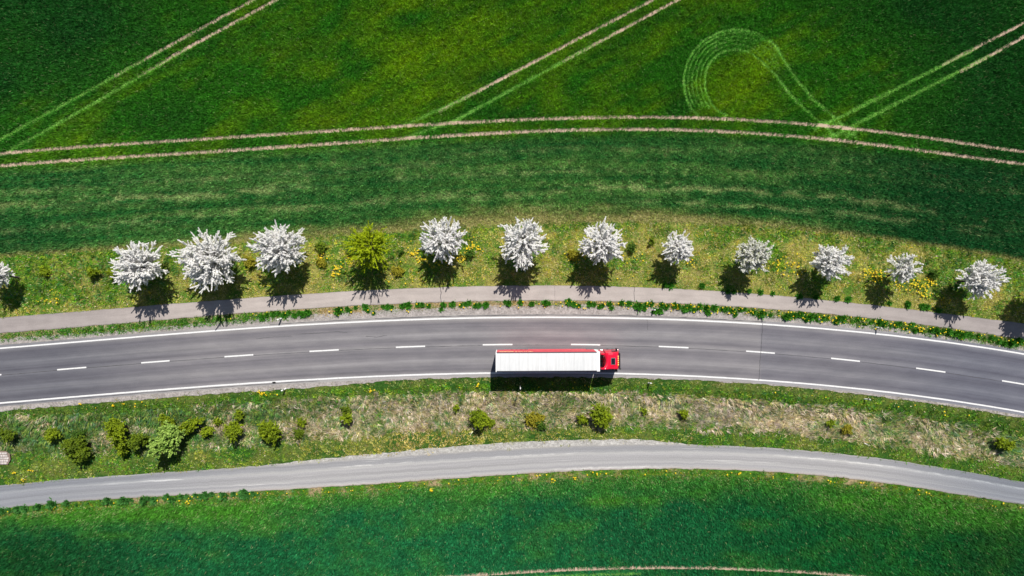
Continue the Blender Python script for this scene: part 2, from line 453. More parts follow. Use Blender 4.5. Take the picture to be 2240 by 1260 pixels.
def crop_upper(px, py):
    """crop colour north of the road: (colour, bare-ground share)"""
    ang = R(-29)
    u = px * math.cos(ang) + py * math.sin(ang); v = -px * math.sin(ang) + py * math.cos(ang)
    n1 = fbm(u / 260, v / 70, 11, 4); n2 = fbm(px / 45, py / 38, 12, 3); n3 = fbm(u / 60, v / 14, 13, 2)
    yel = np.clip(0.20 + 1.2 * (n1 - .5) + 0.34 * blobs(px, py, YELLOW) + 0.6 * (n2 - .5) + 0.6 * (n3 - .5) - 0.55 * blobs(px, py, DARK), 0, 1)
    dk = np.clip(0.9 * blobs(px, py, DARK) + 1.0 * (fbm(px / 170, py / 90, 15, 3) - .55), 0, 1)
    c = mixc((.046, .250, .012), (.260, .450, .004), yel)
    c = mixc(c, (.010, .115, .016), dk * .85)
    # headland below the tramlines: streaks that follow the bend, cooler green
    b = c_tramB(px)
    d = (py - b) / (c_fieldU(px) - b)                  # 0 at the tramline, 1 at the verge
    dist = py - b
    hs = sstep(-0.02, 0.14, d)
    st = fbm(px / 420, dist / 15, 21, 3) * .6 + fbm(px / 150, dist / 6, 24, 3) * .4; sp = fbm(px / 14, py / 11, 22, 3)
    c2 = mixc((.034, .215, .044), (.165, .385, .085), np.clip(.04 + 2.6 * (st - .46) + 1.1 * (sp - .45) + .22 * np.exp(-((px - 700) / 700.) ** 2), 0, 1))
    sk = 0.0
    for d0, w, xa, xb, a in ((.30, .035, -300, 1100, .5), (.46, .05, -300, 760, .9), (.44, .03, 700, 1500, .45), (.66, .045, 250, 1250, .6), (.62, .04, 1150, 2150, 1.0), (.78, .035, 1300, 2300, .9), (.20, .03, 900, 1700, .35), (.72, .04, -300, 500, .45)):
        sk = sk + a * np.exp(-((d + .05 * (fbm(px / 300, d0 + px * 0, 27, 2) - .5) - d0) / w) ** 2) * sstep(xa, xa + 200, px) * sstep(xb, xb - 200, px)
    sk = np.clip(sk * sstep(.34, .56, fbm(px / 34, dist / 7, 26, 3)), 0, 1)
    c2 = mixc(c2, (.36, .52, .18), sk * .9)
    dl = np.exp(-((px - 2200) / 330.) ** 2) + .55 * np.exp(-((px + 60) / 200.) ** 2) * np.exp(-((d - .9) / .3) ** 2)  # vignette at the east and west ends, painted into the headland colour
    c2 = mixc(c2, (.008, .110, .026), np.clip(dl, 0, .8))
    c = mixc(c, c2, hs)
    # thin yellow stubbly fringe beside the verge
    wid = 9 + 34 * np.exp(-((px - 1180) / 430.) ** 2) + 9 * np.exp(-((px - 520) / 220.) ** 2)
    fr = sstep(1.45, 0.05, (c_fieldU(px) - py) / wid + 0.9 * (fbm(px / 40, py / 16, 23, 3) - .5))
    c = mixc(c, (.38, .38, .10), fr * .86)
    return c, fr, np.clip(hs * sstep(.55, .72, st * .50 + sp * .48 + .40 * sk), 0, 1)

LIGHT_S = [(330,1120,240,26,.9),(560,1150,170,26,.7),(1000,1130,90,28,.55),(1330,1095,60,14,.9),(1420,1095,30,14,.7),(1500,1080,100,22,.5),(1900,1105,190,26,.7),(2120,1145,110,24,.6),(1640,1150,36,24,.5),(250,1170,60,10,.6),(1240,1150,70,16,.35),(1620,1225,80,30,.25)]
def crop_lower(px, py):
    e = py - (c_trackL(px) + 20)
    n1 = fbm(px / 150, py / 60, 31, 4); n2 = fbm(px / 30, py / 22, 32, 3)
    li = np.clip(.03 + .6 * (n1 - .5) + .55 * (n2 - .5) + .75 * blobs(px, py, LIGHT_S) + .62 * np.exp(-(e / 34.) ** 2), 0, 1)
    teal = mixc((.014, .190, .062), (.006, .165, .034), sstep(1300, 2000, px + 60 * (n1 - .5)))
    teal = mixc(teal, (.008, .105, .022), np.clip(np.exp(-(((px - 40) / 260.) ** 2 + ((py - 1250) / 110.) ** 2)) + np.exp(-(((px - 2230) / 190.) ** 2 + ((py - 1240) / 130.) ** 2)), 0, .9))  # bottom corners darkened in the crop colour as lens vignetting
    c = mixc(teal, (.095, .345, .030), li)
    return c, e, li

def ground_colour(px, py):
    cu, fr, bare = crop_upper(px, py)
    cl, e, _ = crop_lower(px, py)
    c = cu * .55
    c = mixc(c, (.27, .225, .10), np.clip(fr * .75 + bare * .3, 0, 1))
    n = fbm(px / 30, py / 30, 41, 4)
    verge = mixc((.07, .14, .018), (.24, .22, .06), sstep(.35, .68, n))
    c = np.where((py > c_fieldU(px))[:, None], verge, c)
    strip = mixc((.25, .19, .09), (.31, .26, .19), n)
    c = np.where((py > c_pathL(px) - 8)[:, None], strip, c)
    low = mixc((.025, .075, .010), (.085, .115, .022), sstep(.35, .7, n))
    straw = mixc((.20, .165, .09), (.40, .33, .24), sstep(.35, .65, n))
    ins = sstep(-8, 6, py - c_strawU(px)) * sstep(8, -8, py - c_strawL(px))
    east = sstep(380, 760, px + 120 * (n - .5))
    low2 = mixc(low, straw, ins * (.06 + .46 * east) * (1 - .6 * sstep(2000, 2200, px)))
    c = np.where((py > c_roadL(px) + 4)[:, None], low2, c)
    wd = mixc((.05, .13, .014), (.26, .20, .11), sstep(.5, .75, n))
    c = np.where((py > c_trackL(px) - 8)[:, None], wd, c)
    c = np.where((e > 0)[:, None], mixc(wd, cl * .55, sstep(-4, 22, e + 20 * (n - .5))), c)
    return c

def build_ground():
    hx, hy, st = 110.0, 66.0, 0.36
    xs = np.arange(-hx, hx + .01, st); ys = np.arange(-hy, hy + .01, st)
    gx, gy = np.meshgrid(xs, ys)
    px, py = gx.ravel() * S + 1120, 630 - gy.ravel() * S
    z = z_ground(px, py)
    edge = (np.abs(gx.ravel()) > hx - .6) | (np.abs(gy.ravel()) > hy - .6)
    z[edge] = -0.05
    v = np.c_[gx.ravel(), gy.ravel(), z]
    col = ground_colour(px, py)
    nx, ny = len(xs), len(ys)
    i = (np.arange(ny - 1)[:, None] * nx + np.arange(nx - 1)[None, :]).ravel()
    f = np.c_[i, i + 1, i + nx + 1, i + nx]
    # from the edge of the fine grid out to the horizon
    B = 4000.0
    x0, x1, y0, y1 = xs[0], xs[-1], ys[0], ys[-1]
    o = len(v)
    ext = np.array([(-B, -B), (x0, -B), (x1, -B), (B, -B), (-B, y0), (B, y0), (-B, y1), (B, y1), (-B, B), (x0, B), (x1, B), (B, B)])
    v = np.r_[v, np.c_[ext, np.full(12, -0.05)]]
    col = np.r_[col, np.tile((.02, .085, .014), (12, 1))]
    a, b, c_, d = 0, nx - 1, (ny - 1) * nx, ny * nx - 1
    q = [(o, o+1, a, o+4), (o+1, o+2, b, a), (o+2, o+3, o+5, b), (o+4, a, c_, o+6), (b, o+5, o+7, d), (o+6, c_, o+9, o+8), (c_, d, o+10, o+9), (d, o+7, o+11, o+10)]
    f = np.r_[f, np.array(q)]
    me = np_mesh("ground", v, f, M_ground, col=col, smooth=True)
    tag(link("ground", me), kind="structure")
build_ground()

# ------------------------------------------------------------------ strips: road, path, track, grit, wheel tracks
def strip(name, top, bot, z, mat, x0=-4000, x1=6240, jt=0.0, jb=0.0, step=4.0, seed=1, parent=None, kind=None, rows=1, follow=False):
    xs = np.r_[np.arange(x0, -200, 60.0), np.arange(max(x0, -200), min(x1, 2440), step), np.arange(2440, x1 + 1, 60.0)] if x0 < -200 or x1 > 2440 else np.linspace(x0, x1, max(2, int((x1 - x0) / step) + 1))
    yt = top(xs) + jt * 2 * (fbm(xs / 14, xs * 0 + seed, seed, 4) - .5)
    yb = bot(xs) + jb * 2 * (fbm(xs / 14, xs * 0 + seed + 9, seed + 5, 4) - .5)
    V, U = [], []
    for r in range(rows + 1):
        t = r / rows
        y = yt * (1 - t) + yb * t
        zz = (z_ground(xs, y) + z) if follow else np.full(len(xs), z)
        V.append(np.c_[X(xs), Y(y), zz]); U.append(np.c_[X(xs), np.full(len(xs), t)])
    n = len(xs)
    V, U = np.concatenate(V), np.concatenate(U)
    i = (np.arange(rows)[:, None] * n + np.arange(n - 1)[None, :]).ravel()
    f = np.c_[i + n, i + n + 1, i + 1, i]
    me = np_mesh(name, V, f, mat, uv=U)
    o = link(name, me, parent)
    if kind: tag(o, kind=kind)
    return o
def off(c, d): return lambda x: c(x) + d

road = strip("road", off(c_roadU, -7), off(c_roadL, 7.5), 0.0, M_road, jb=1.0, kind="structure", rows=2)
strip("gravel_shoulder", off(c_stripL, -6), off(c_roadU, -5), -0.012, M_gravel, jt=5.0, kind="structure", seed=3)
lowsh = lambda x: c_roadL(x) + 9.5 + 8.5 * sstep(950, 640, np.asarray(x, dtype=float)) + 3.5 * sstep(1700, 2000, np.asarray(x, dtype=float))
strip("gravel_shoulder", off(c_roadL, 5), lowsh, -0.012, M_gravel, jb=3.0, kind="structure", seed=4)
path = strip("cycle_path", c_pathU, c_pathL, 0.0, M_path, jt=1.0, jb=1.6, kind="structure", seed=5)
track = strip("farm_track", c_trackU, c_trackL, 0.0, M_track, jt=1.8, jb=1.8, kind="structure", seed=6, rows=2)
_cx = np.array([400,520,640,760,840,960,1120,1240,1340,1400,1460,1520,1600.])
_cd = np.array([-5,-2,4,8,10,12.5,14.5,14.5,13,11.5,6,0,-4.])
def c_chip(x): return c_trackU(x) - np.interp(x, _cx, _cd)
strip("gravel_shoulder", c_chip, off(c_trackU, 3), -0.012, M_chips, x0=470, x1=1530, jt=2.5, kind="structure", seed=8)
# markings are parts of the road
strip("edge_line", off(c_roadU, -1.6), off(c_roadU, 1.6), 0.005, M_line, parent=road, jt=.25, jb=.25)
strip("edge_line", off(c_roadL, -1.6), off(c_roadL, 1.6), 0.005, M_line, parent=road, jt=.3, jb=.3)
for x0, x1 in [(-440,-376),(-251,-187),(-62,3),(125,189),(309,371),(491,554),(677,741),(866,930),(1056,1121),(1249,1313),(1441,1506),(1632,1695),(1818,1881),(2004,2068),(2192,2255),(2380,2443)]:
    strip("centre_dash", off(c_mid, -1.5), off(c_mid, 1.5), 0.005, M_line, x0=x0, x1=x1, parent=road, jt=.2, jb=.2, step=3)
strip("joint", off(c_mid, 1.0), off(c_mid, 1.9), 0.003, M_seal, parent=road, jt=.5, jb=.5)
strip("joint", off(c_roadU, -5.6), off(c_roadU, -4.4), 0.003, M_seal, x0=590, x1=1675, parent=road, jt=.9, jb=.6)
strip("joint", off(c_roadL, 3.6), off(c_roadL, 4.6), 0.003, M_seal, x0=-100, x1=700, parent=road, jt=.8, jb=.8)
def crack(pts, w, parent, z=0.004, name="crack", mat=None):
    p = np.array(pts, dtype=float)
    d = np.r_[0, np.cumsum(np.hypot(*np.diff(p, axis=0).T))]
    t = np.linspace(0, d[-1], max(3, int(d[-1] / 2.5)))
    q = np.c_[np.interp(t, d, p[:, 0]), np.interp(t, d, p[:, 1])]
    tg = np.gradient(q, axis=0); tg /= np.hypot(*tg.T)[:, None]
    nr = np.c_[-tg[:, 1], tg[:, 0]]
    wob = (vn(t / 3, t * 0 + p[0, 0], 9) - .5)[:, None] * 1.2
    ww = w * (.6 + .8 * vn(t / 4, t * 0 + p[0, 1], 10))[:, None] / 2
    a, b_ = q + nr * (wob + ww), q + nr * (wob - ww)
    v = np.r_[np.c_[X(a[:, 0]), Y(a[:, 1]), np.full(len(t), z)], np.c_[X(b_[:, 0]), Y(b_[:, 1]), np.full(len(t), z)]]
    n = len(t); i = np.arange(n - 1)
    return link(name, np_mesh(name, v, np.c_[i, i + 1, i + n + 1, i + n], mat or M_seal), parent)
crack([(1668,707),(1666,740),(1664,770),(1662,800),(1660,832)], 1.0, road, name="joint", z=0.007)
crack([(660,730),(700,728),(735,725),(760,728)], .7, road); crack([(800,736),(826,737),(846,734)], .8, road)
crack([(560,741),(590,738),(640,735)], .6, road); crack([(1416,697),(1416,722)], .5, road)
crack([(963,627),(965,640),(963,650),(966,664)], 1.0, path); crack([(1388,628),(1387,645),(1389,660)], .8, path)
crack([(803,634),(810,648),(811,667)], 1.0, path); crack([(1213,626),(1214,658)], .4, path)

# bare wheel tracks through the crop
nt_ = 0
for pts, w, k in POLY:
    if k != 'soil': continue
    d = np.r_[0, np.cumsum(np.hypot(*np.diff(pts, axis=0).T))]
    t = np.linspace(0, d[-1], int(d[-1] / 5))
    q = np.c_[np.interp(t, d, pts[:, 0]), np.interp(t, d, pts[:, 1])]
    tg = np.gradient(q, axis=0); tg /= np.hypot(*tg.T)[:, None]
    nr = np.c_[-tg[:, 1], tg[:, 0]] * (w / 2 + 1.0)
    a, b_ = q + nr, q - nr
    z = -0.03 + 0.004 * nt_; nt_ += 1
    v = np.r_[np.c_[X(a[:, 0]), Y(a[:, 1]), np.full(len(t), z)], np.c_[X(b_[:, 0]), Y(b_[:, 1]), np.full(len(t), z)]]
    n = len(t); i = np.arange(n - 1)
    tag(link("wheel_track", np_mesh("wheel_track", v, np.c_[i, i + 1, i + n + 1, i + n], M_soilm)), kind="structure")

# ------------------------------------------------------------------ crop and grass blades
class Blades:
    """gathers triangular blades: base point, direction, length, lean from upright, width, colour"""
    def __init__(self): self.parts = []
    def add(self, px, py, h, lean, az, w, col, z=None):
        n = len(px)
        h, lean, az, w = (np.broadcast_to(q, n) for q in (h, lean, az, w))
        base = np.c_[X(px), Y(py), z_ground(px, py) if z is None else np.broadcast_to(z, n)]
        d = np.c_[np.cos(az) * np.sin(lean), np.sin(az) * np.sin(lean), np.cos(lean)]
        tw = az + np.pi / 2 + rng.normal(0, .45, n)
        s = np.c_[np.cos(tw), np.sin(tw), rng.normal(0, .25, n)] * (w / 2)[:, None]
        v = np.empty((n, 3, 3), dtype=np.float32)
        v[:, 0] = base - s; v[:, 1] = base + s; v[:, 2] = base + d * h[:, None]
        lift = d * (h * .12)[:, None]
        v[:, 0] += lift; v[:, 1] += lift
        self.parts.append((v.reshape(-1, 3), np.repeat(np.asarray(col, dtype=np.float32), 3, axis=0)))
    def build(self, name, mat):
        v = np.concatenate([p[0] for p in self.parts]); c = np.concatenate([p[1] for p in self.parts])
        f = np.arange(len(v), dtype=np.int32).reshape(-1, 3)
        return link(name, np_mesh(name, v, f, mat, col=np.clip(c, 0, 1)))

PX0, PX1 = -190.0, 2430.0
def sample(n, top, bot, ymin=None, ymax=None):
    xs = np.linspace(PX0, PX1, 600)
    a = top(xs) if callable(top) else np.full(600, top)
    b = bot(xs) if callable(bot) else np.full(600, bot)
    wd = np.maximum(b - a, 0)
    cdf = np.cumsum(wd); area = cdf[-1] * (xs[1] - xs[0]) / S ** 2
    n = int(n * area)
    px = np.interp(rng.random(n) * cdf[-1], cdf, xs)
    ta = top(px) if callable(top) else np.full(n, top)
    tb = bot(px) if callable(bot) else np.full(n, bot)
    return px, ta + (tb - ta) * rng.random(n)

def crop_field(which):
    B = Blades()
    if which == 'upper':
        px, py = sample(225, -150.0, c_fieldU)
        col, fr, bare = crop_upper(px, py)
    else:
        px, py = sample(225, off(c_trackL, 14), 1405.0)
        col, e, li = crop_lower(px, py)
        fr = sstep(9, -8, e + 30 * (fbm(px / 24, py / 14, 33, 3) - .5)); bare = np.clip(li * 1.3 - .25, 0, 1) * sstep(.45, .6, fbm(px / 20, py / 12, 34, 3))
    n = len(px)
    soil, lush = look(M_soil, px, py), look(M_lush, px, py)
    keep = (rng.random(n) > soil * .985) & (rng.random(n) > fr * .38) & (rng.random(n) > bare * .30)
    px, py, col, soil, lush, fr, bare = (q[keep] for q in (px, py, col, soil, lush, fr, bare))
    n = len(px)
    # plants stand in tufts, so tone and height change over a hand's breadth
    if which == 'upper':        # drill rows: slanting in the main field, along the bend on the headland
        ang = R(-29)
        hl = py > c_tramB(px)
        ru = np.where(hl, px, px * math.cos(ang) + py * math.sin(ang)); rv = np.where(hl, py - c_fieldU(px), -px * math.sin(ang) + py * math.cos(ang))
    else:
        ru, rv = px, py - c_trackL(px)
    tuft = vn(ru / 5.0, rv / 2.5, 51); tuft2 = vn(px / 8.5, py / 6.5, 52)
    k = (.50 + .75 * tuft + .30 * (tuft2 - .5)) * np.exp(rng.normal(0, .28, n))
    col = col * k[:, None]
    pale = rng.random(n) < (.015 + .20 * bare + .20 * fr)
    col[pale] = mixc(col[pale], (.50, .52, .26), .45 + .35 * rng.random(pale.sum()))
    col = mixc(col, mixc((.150, .540, .060), (.44, .74, .17), rng.random(n)), lush * .97)
    h = (.30 + .32 * tuft) * (.75 + .5 * rng.random(n)) * (1 - .55 * lush) * (1 - .5 * fr) * (1 - .35 * bare)
    lean = np.abs(rng.normal(.62, .33, n)) + lush * .35
    az = rng.random(n) * 2 * np.pi
    w = .055 + .045 * rng.random(n)
    B.add(px, py, h, lean, az, w, col)
    return B

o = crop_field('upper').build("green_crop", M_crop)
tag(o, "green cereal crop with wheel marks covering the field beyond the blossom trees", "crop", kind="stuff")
o = crop_field('lower').build("green_crop", M_crop)
tag(o, "dense dark teal green crop in the field below the grey farm track", "crop", kind="stuff")

GREENS = np.array([(.060,.235,.018),(.120,.300,.014),(.215,.340,.012),(.080,.235,.070),(.035,.150,.016),(.290,.370,.040)])
STRAWS = np.array([(.60,.50,.26),(.68,.58,.36),(.50,.34,.10),(.64,.52,.40),(.42,.34,.08)])
def tufts(B, px, py, hscale, rad, nbl, cols, straw=0.1, lean=(.75, .35), z=None, az_bias=None, bias=0.0, wid=(.05, .05), colj=.22):
    """each tuft: blades rising from a centre and leaning outward"""
    n = len(px)
    rep = np.repeat(np.arange(n), nbl)
    m = len(rep)
    a = rng.random(m) * 2 * np.pi
    if az_bias is not None:
        pick = rng.random(m) < bias
        a = np.where(pick, az_bias[rep] + rng.normal(0, .45, m), a)
    rr = np.sqrt(rng.random(m)) * np.asarray(rad)[rep] * S
    x, y = px[rep] + np.cos(a) * rr * .7, py[rep] - np.sin(a) * rr * .7
    hs = np.asarray(hscale)[rep] * (.55 + .7 * rng.random(m))
    c = cols[rep] * np.exp(rng.normal(0, colj, m))[:, None]
    sw = rng.random(m) < (np.asarray(straw)[rep] if np.ndim(straw) else straw)
    c[sw] = STRAWS[rng.integers(0, len(STRAWS), sw.sum())] * np.exp(rng.normal(0, .2, sw.sum()))[:, None]
    ln = np.clip(np.abs(rng.normal(lean[0], lean[1], m)), .05, 1.52)
    B.add(x, y, hs, ln, a, wid[0] + wid[1] * rng.random(m), c, z)

def outside_hard(px, py, m=0.0):
    """true where grass may grow (off the carriageway, the path and the track)"""
    bad = ((py > c_pathU(px) + m) & (py < c_pathL(px) - m)) | ((py > c_roadU(px) - 9) & (py < c_roadL(px) + 9)) | ((py > c_trackU(px) + m) & (py < c_trackL(px) - m))
    return ~bad

def verge_upper():
    B = Blades()
    px, py = sample(7.0, off(c_fieldU, -2), off(c_pathU, -1))
    n = len(px)
    d = (py - c_fieldU(px)) / (c_pathU(px) - c_fieldU(px))
    gn = fbm(px / 60, py / 34, 61, 4)
    # greener in the west and along the field edge, dry and yellow towards the path
    west = sstep(520, 150, px); east = sstep(2000, 2230, px)
    g = np.clip(.53 + 2.9 * (gn - .5) + .5 * west + .25 * east + .55 * np.exp(-(d / .13) ** 2) - .75 * sstep(.62, .95, d) * (1 - .4 * west) - .2 * np.exp(-((px - 1550) / 330.) ** 2), 0, 1)
    pick = rng.integers(0, 6, n)
    green = GREENS[pick]
    dry = np.array([(.42,.44,.045),(.52,.45,.10),(.33,.40,.030),(.60,.50,.22),(.52,.38,.045)])[rng.integers(0, 5, n)]
    cols = mixc(dry, green, sstep(.25, .7, g + .35 * (rng.random(n) - .5)))
    cols = cols * (.34 + .85 * vn(px / 10, py / 8, 63) + .5 * vn(px / 26, py / 18, 64))[:, None] * np.array([1.06, 1.10, .9])
    h = (.16 + .26 * g) * (.7 + .6 * rng.random(n)) * (1 - .45 * sstep(.86, 1, d))
    tufts(B, px, py, h, .18 + .26 * rng.random(n), 15, cols, straw=.08 + .26 * (1 - g), lean=(.85, .35), wid=(.05, .06))
    # a fringe right on the field edge
    px, py = sample(70, off(c_fieldU, -3), off(c_pathU, -.5))
    gn = fbm(px / 34, py / 20, 65, 3)
    c = mixc((.46, .42, .10), (.11, .27, .02), sstep(.34, .58, gn + .25 * sstep(520, 150, px)))
    c = c * np.exp(rng.normal(0, .3, len(px)))[:, None]
    B.add(px, py, .10 + .12 * rng.random(len(px)), np.abs(rng.normal(.9, .4, len(px))), rng.random(len(px)) * 6.283, .05 + .05 * rng.random(len(px)), c)
    return B
tag(verge_upper().build("grass", M_grass), "patchy green and yellow verge grass under the blossom trees", "grass", kind="stuff")

def strip_grass():
    B = Blades()
    px, py = sample(150, off(c_pathL, .5), off(c_stripL, 3))
    n = len(px)
    d = (py - c_pathL(px)) / np.maximum(c_stripL(px) - c_pathL(px), 4)
    west = sstep(760, 480, px)
    g = np.clip(.34 + 1.6 * (fbm(px / 30, py / 14, 81, 3) - .5) + .75 * west + .45 * sstep(1450, 1600, px), 0, 1)
    keep = rng.random(n) < np.clip(1.15 - sstep(.55, 1.15, d + .5 * (fbm(px / 12, py / 12, 82, 2) - .5)), 0, 1)
    px, py, g = px[keep], py[keep], g[keep]; n = len(px)
    c = mixc((.46, .33, .10), (.085, .260, .018), sstep(.3, .65, g + .3 * (rng.random(n) - .5))) * np.exp(rng.normal(0, .3, n))[:, None]
    B.add(px, py, .09 + .15 * rng.random(n), np.abs(rng.normal(.8, .35, n)), rng.random(n) * 6.283, .05 + .05 * rng.random(n), c)
    return B
def strip_tufts(B):
    px, py = sample(16, off(c_pathL, 2), off(c_stripL, -1))
    keep = rng.random(len(px)) < np.clip(.9 * sstep(690, 560, px) * sstep(-150, 260, px) + .55 * sstep(1500, 1600, px), 0, 1)
    px, py = px[keep], py[keep]; n = len(px)
    cols = GREENS[rng.choice(6, n, p=[.40,.24,.10,.04,.20,.02])] * (.5 + .9 * vn(px / 9, py / 7, 85))[:, None]
    tufts(B, px, py, .14 + .2 * rng.random(n), .12 + .2 * rng.random(n), 16, cols, straw=.03, lean=(.8, .35), wid=(.05, .06))
    return B
tag(strip_tufts(strip_grass()).build("grass", M_grass), "thin yellowed grass strip between the cycle path and the road", "grass", kind="stuff")

def verge_lower():
    B = Blades()
    # green bank just below the road
    px, py = sample(8.5, off(c_roadL, 9), off(c_strawU, 4))
    n = len(px)
    e = py - c_roadL(px)
    thin = sstep(27, 12, e + 18 * (fbm(px / 30, py / 18, 91, 3) - .5))
    keep = rng.random(n) > thin * (.35 + .5 * sstep(900, 620, px))
    px, py, thin = px[keep], py[keep], thin[keep]; n = len(px)
    cols = GREENS[rng.choice(6, n, p=[.22,.30,.20,.05,.15,.08])]
    cols = mixc(cols, (.34, .28, .11), np.clip(thin * .6 + .35 * (fbm(px / 40, py / 22, 92, 3) - .45), 0, 1))
    cols = mixc(cols, (.075, .180, .012), .6 * sstep(900, 100, px) + .5 * sstep(1850, 2200, px))
    tufts(B, px, py, (.13 + .22 * rng.random(n)) * (1 - .4 * thin), .16 + .24 * rng.random(n), 16, cols * (.55 + .95 * vn(px / 10, py / 8, 93))[:, None], straw=.03 + .15 * thin, lean=(.8, .35), wid=(.05, .06))
    # matted dry grass, lying over in swathes
    px, py = sample(10, off(c_strawU, -7), off(c_strawL, 8))
    n = len(px)
    ang = (fbm(px / 55, py / 34, 94, 3) - .5) * 7.0 - .35
    gn = fbm(px / 48, py / 26, 95, 4)
    east = sstep(330, 800, px + 160 * (fbm(px / 80, py / 60, 96, 2) - .5)) * (1 - .65 * sstep(1980, 2200, px))
    dry = np.clip(.16 + .46 * east + 1.5 * (gn - .5), 0, 1)
    straw = np.array([(.64,.54,.36),(.66,.54,.43),(.54,.45,.24),(.44,.33,.22),(.60,.51,.42),(.40,.38,.13)])[rng.integers(0, 6, n)]
    straw = mixc(straw, (.30, .26, .25), .7 * np.exp(-(((px - 1560) / 75.) ** 2 + ((py - 915) / 22.) ** 2)))
    green = np.array([(.065,.190,.035),(.120,.250,.035),(.190,.270,.045),(.080,.180,.075)])[rng.integers(0, 4, n)]
    cols = mixc(green, straw, sstep(.28, .70, dry + .75 * (rng.random(n) - .5))) * (.42 + .95 * vn(px / 8, py / 5.5, 97))[:, None]
    tufts(B, px, py, .42 + .40 * rng.random(n), .10 + .2 * rng.random(n), 11, cols, straw=.02 + .14 * dry, lean=(1.22, .2), az_bias=ang, bias=.86, wid=(.055, .06), colj=.3)
    px, py = sample(26, off(c_strawU, -4), off(c_strawL, 6))
    n = len(px); gn = fbm(px / 30, py / 18, 98, 3)
    cols = mixc((.055, .180, .028), (.38, .32, .13), sstep(.4, .62, gn) * (.25 + .75 * sstep(330, 800, px))[:]) * np.exp(rng.normal(0, .35, n))[:, None]
    B.add(px, py, .15 + .2 * rng.random(n), np.abs(rng.normal(.7, .3, n)), rng.random(n) * 6.283, .05 + .05 * rng.random(n), cols)
    return B
def verge_lower_all():
    B = verge_lower()      # then the yellow-green foot of the bank beside the farm track
    px, py = sample(8, off(c_strawL, -4), off(c_trackU, 0))
    chip = (px > 540) & (px < 1500) & (py > c_chip(px) - 1)
    keep = ~chip | (rng.random(len(px)) < .07)
    px, py = px[keep], py[keep]; n = len(px)
    gn = fbm(px / 50, py / 24, 99, 4)
    yel = np.clip(np.exp(-((px - 950) / 320.) ** 2) * .9 + 1.3 * (gn - .5), 0, 1)
    cols = mixc(GREENS[rng.choice(6, n, p=[.25,.3,.22,.05,.08,.10])], np.array([(.46,.36,.06),(.52,.40,.13),(.40,.36,.06)])[rng.integers(0, 3, n)], yel)
    cols = mixc(cols, (.10, .270, .014), .4 * sstep(1750, 1950, px)) * (.55 + .95 * vn(px / 9, py / 7, 100))[:, None]
    tufts(B, px, py, .12 + .17 * rng.random(n), .15 + .25 * rng.random(n), 15, cols, straw=.06 + .2 * yel, lean=(.85, .35), wid=(.05, .06))
    return B
tag(verge_lower_all().build("grass", M_grass), "matted straw and green grass on the bank between the road and the farm track", "grass", kind="stuff")

def track_edge():
    B = Blades()
    px, py = sample(12, off(c_trackL, -.5), off(c_trackL, 26))
    n = len(px)
    d = py - c_trackL(px)
    keep = rng.random(n) < .5 + .5 * sstep(.36, .52, fbm(px / 16, py / 10, 111, 3) + .12 * np.exp(-((d - 9) / 5.) ** 2))
    px, py = px[keep], py[keep]; n = len(px)
    cols = GREENS[rng.choice(6, n, p=[.36,.26,.10,.06,.20,.02])]
    cols = mixc(cols, (.42, .26, .05), .5 * (rng.random(n) < .22))
    cols = mixc(cols, (.045, .15, .012), .6 * sstep(1900, 2100, px))
    tufts(B, px, py, .10 + .17 * rng.random(n), .12 + .2 * rng.random(n), 14, cols, straw=.04, lean=(.8, .35), wid=(.05, .06))
    return B
tag(track_edge().build("weeds", M_grass), "low green weeds along the lower edge of the farm track", "weeds", kind="stuff")

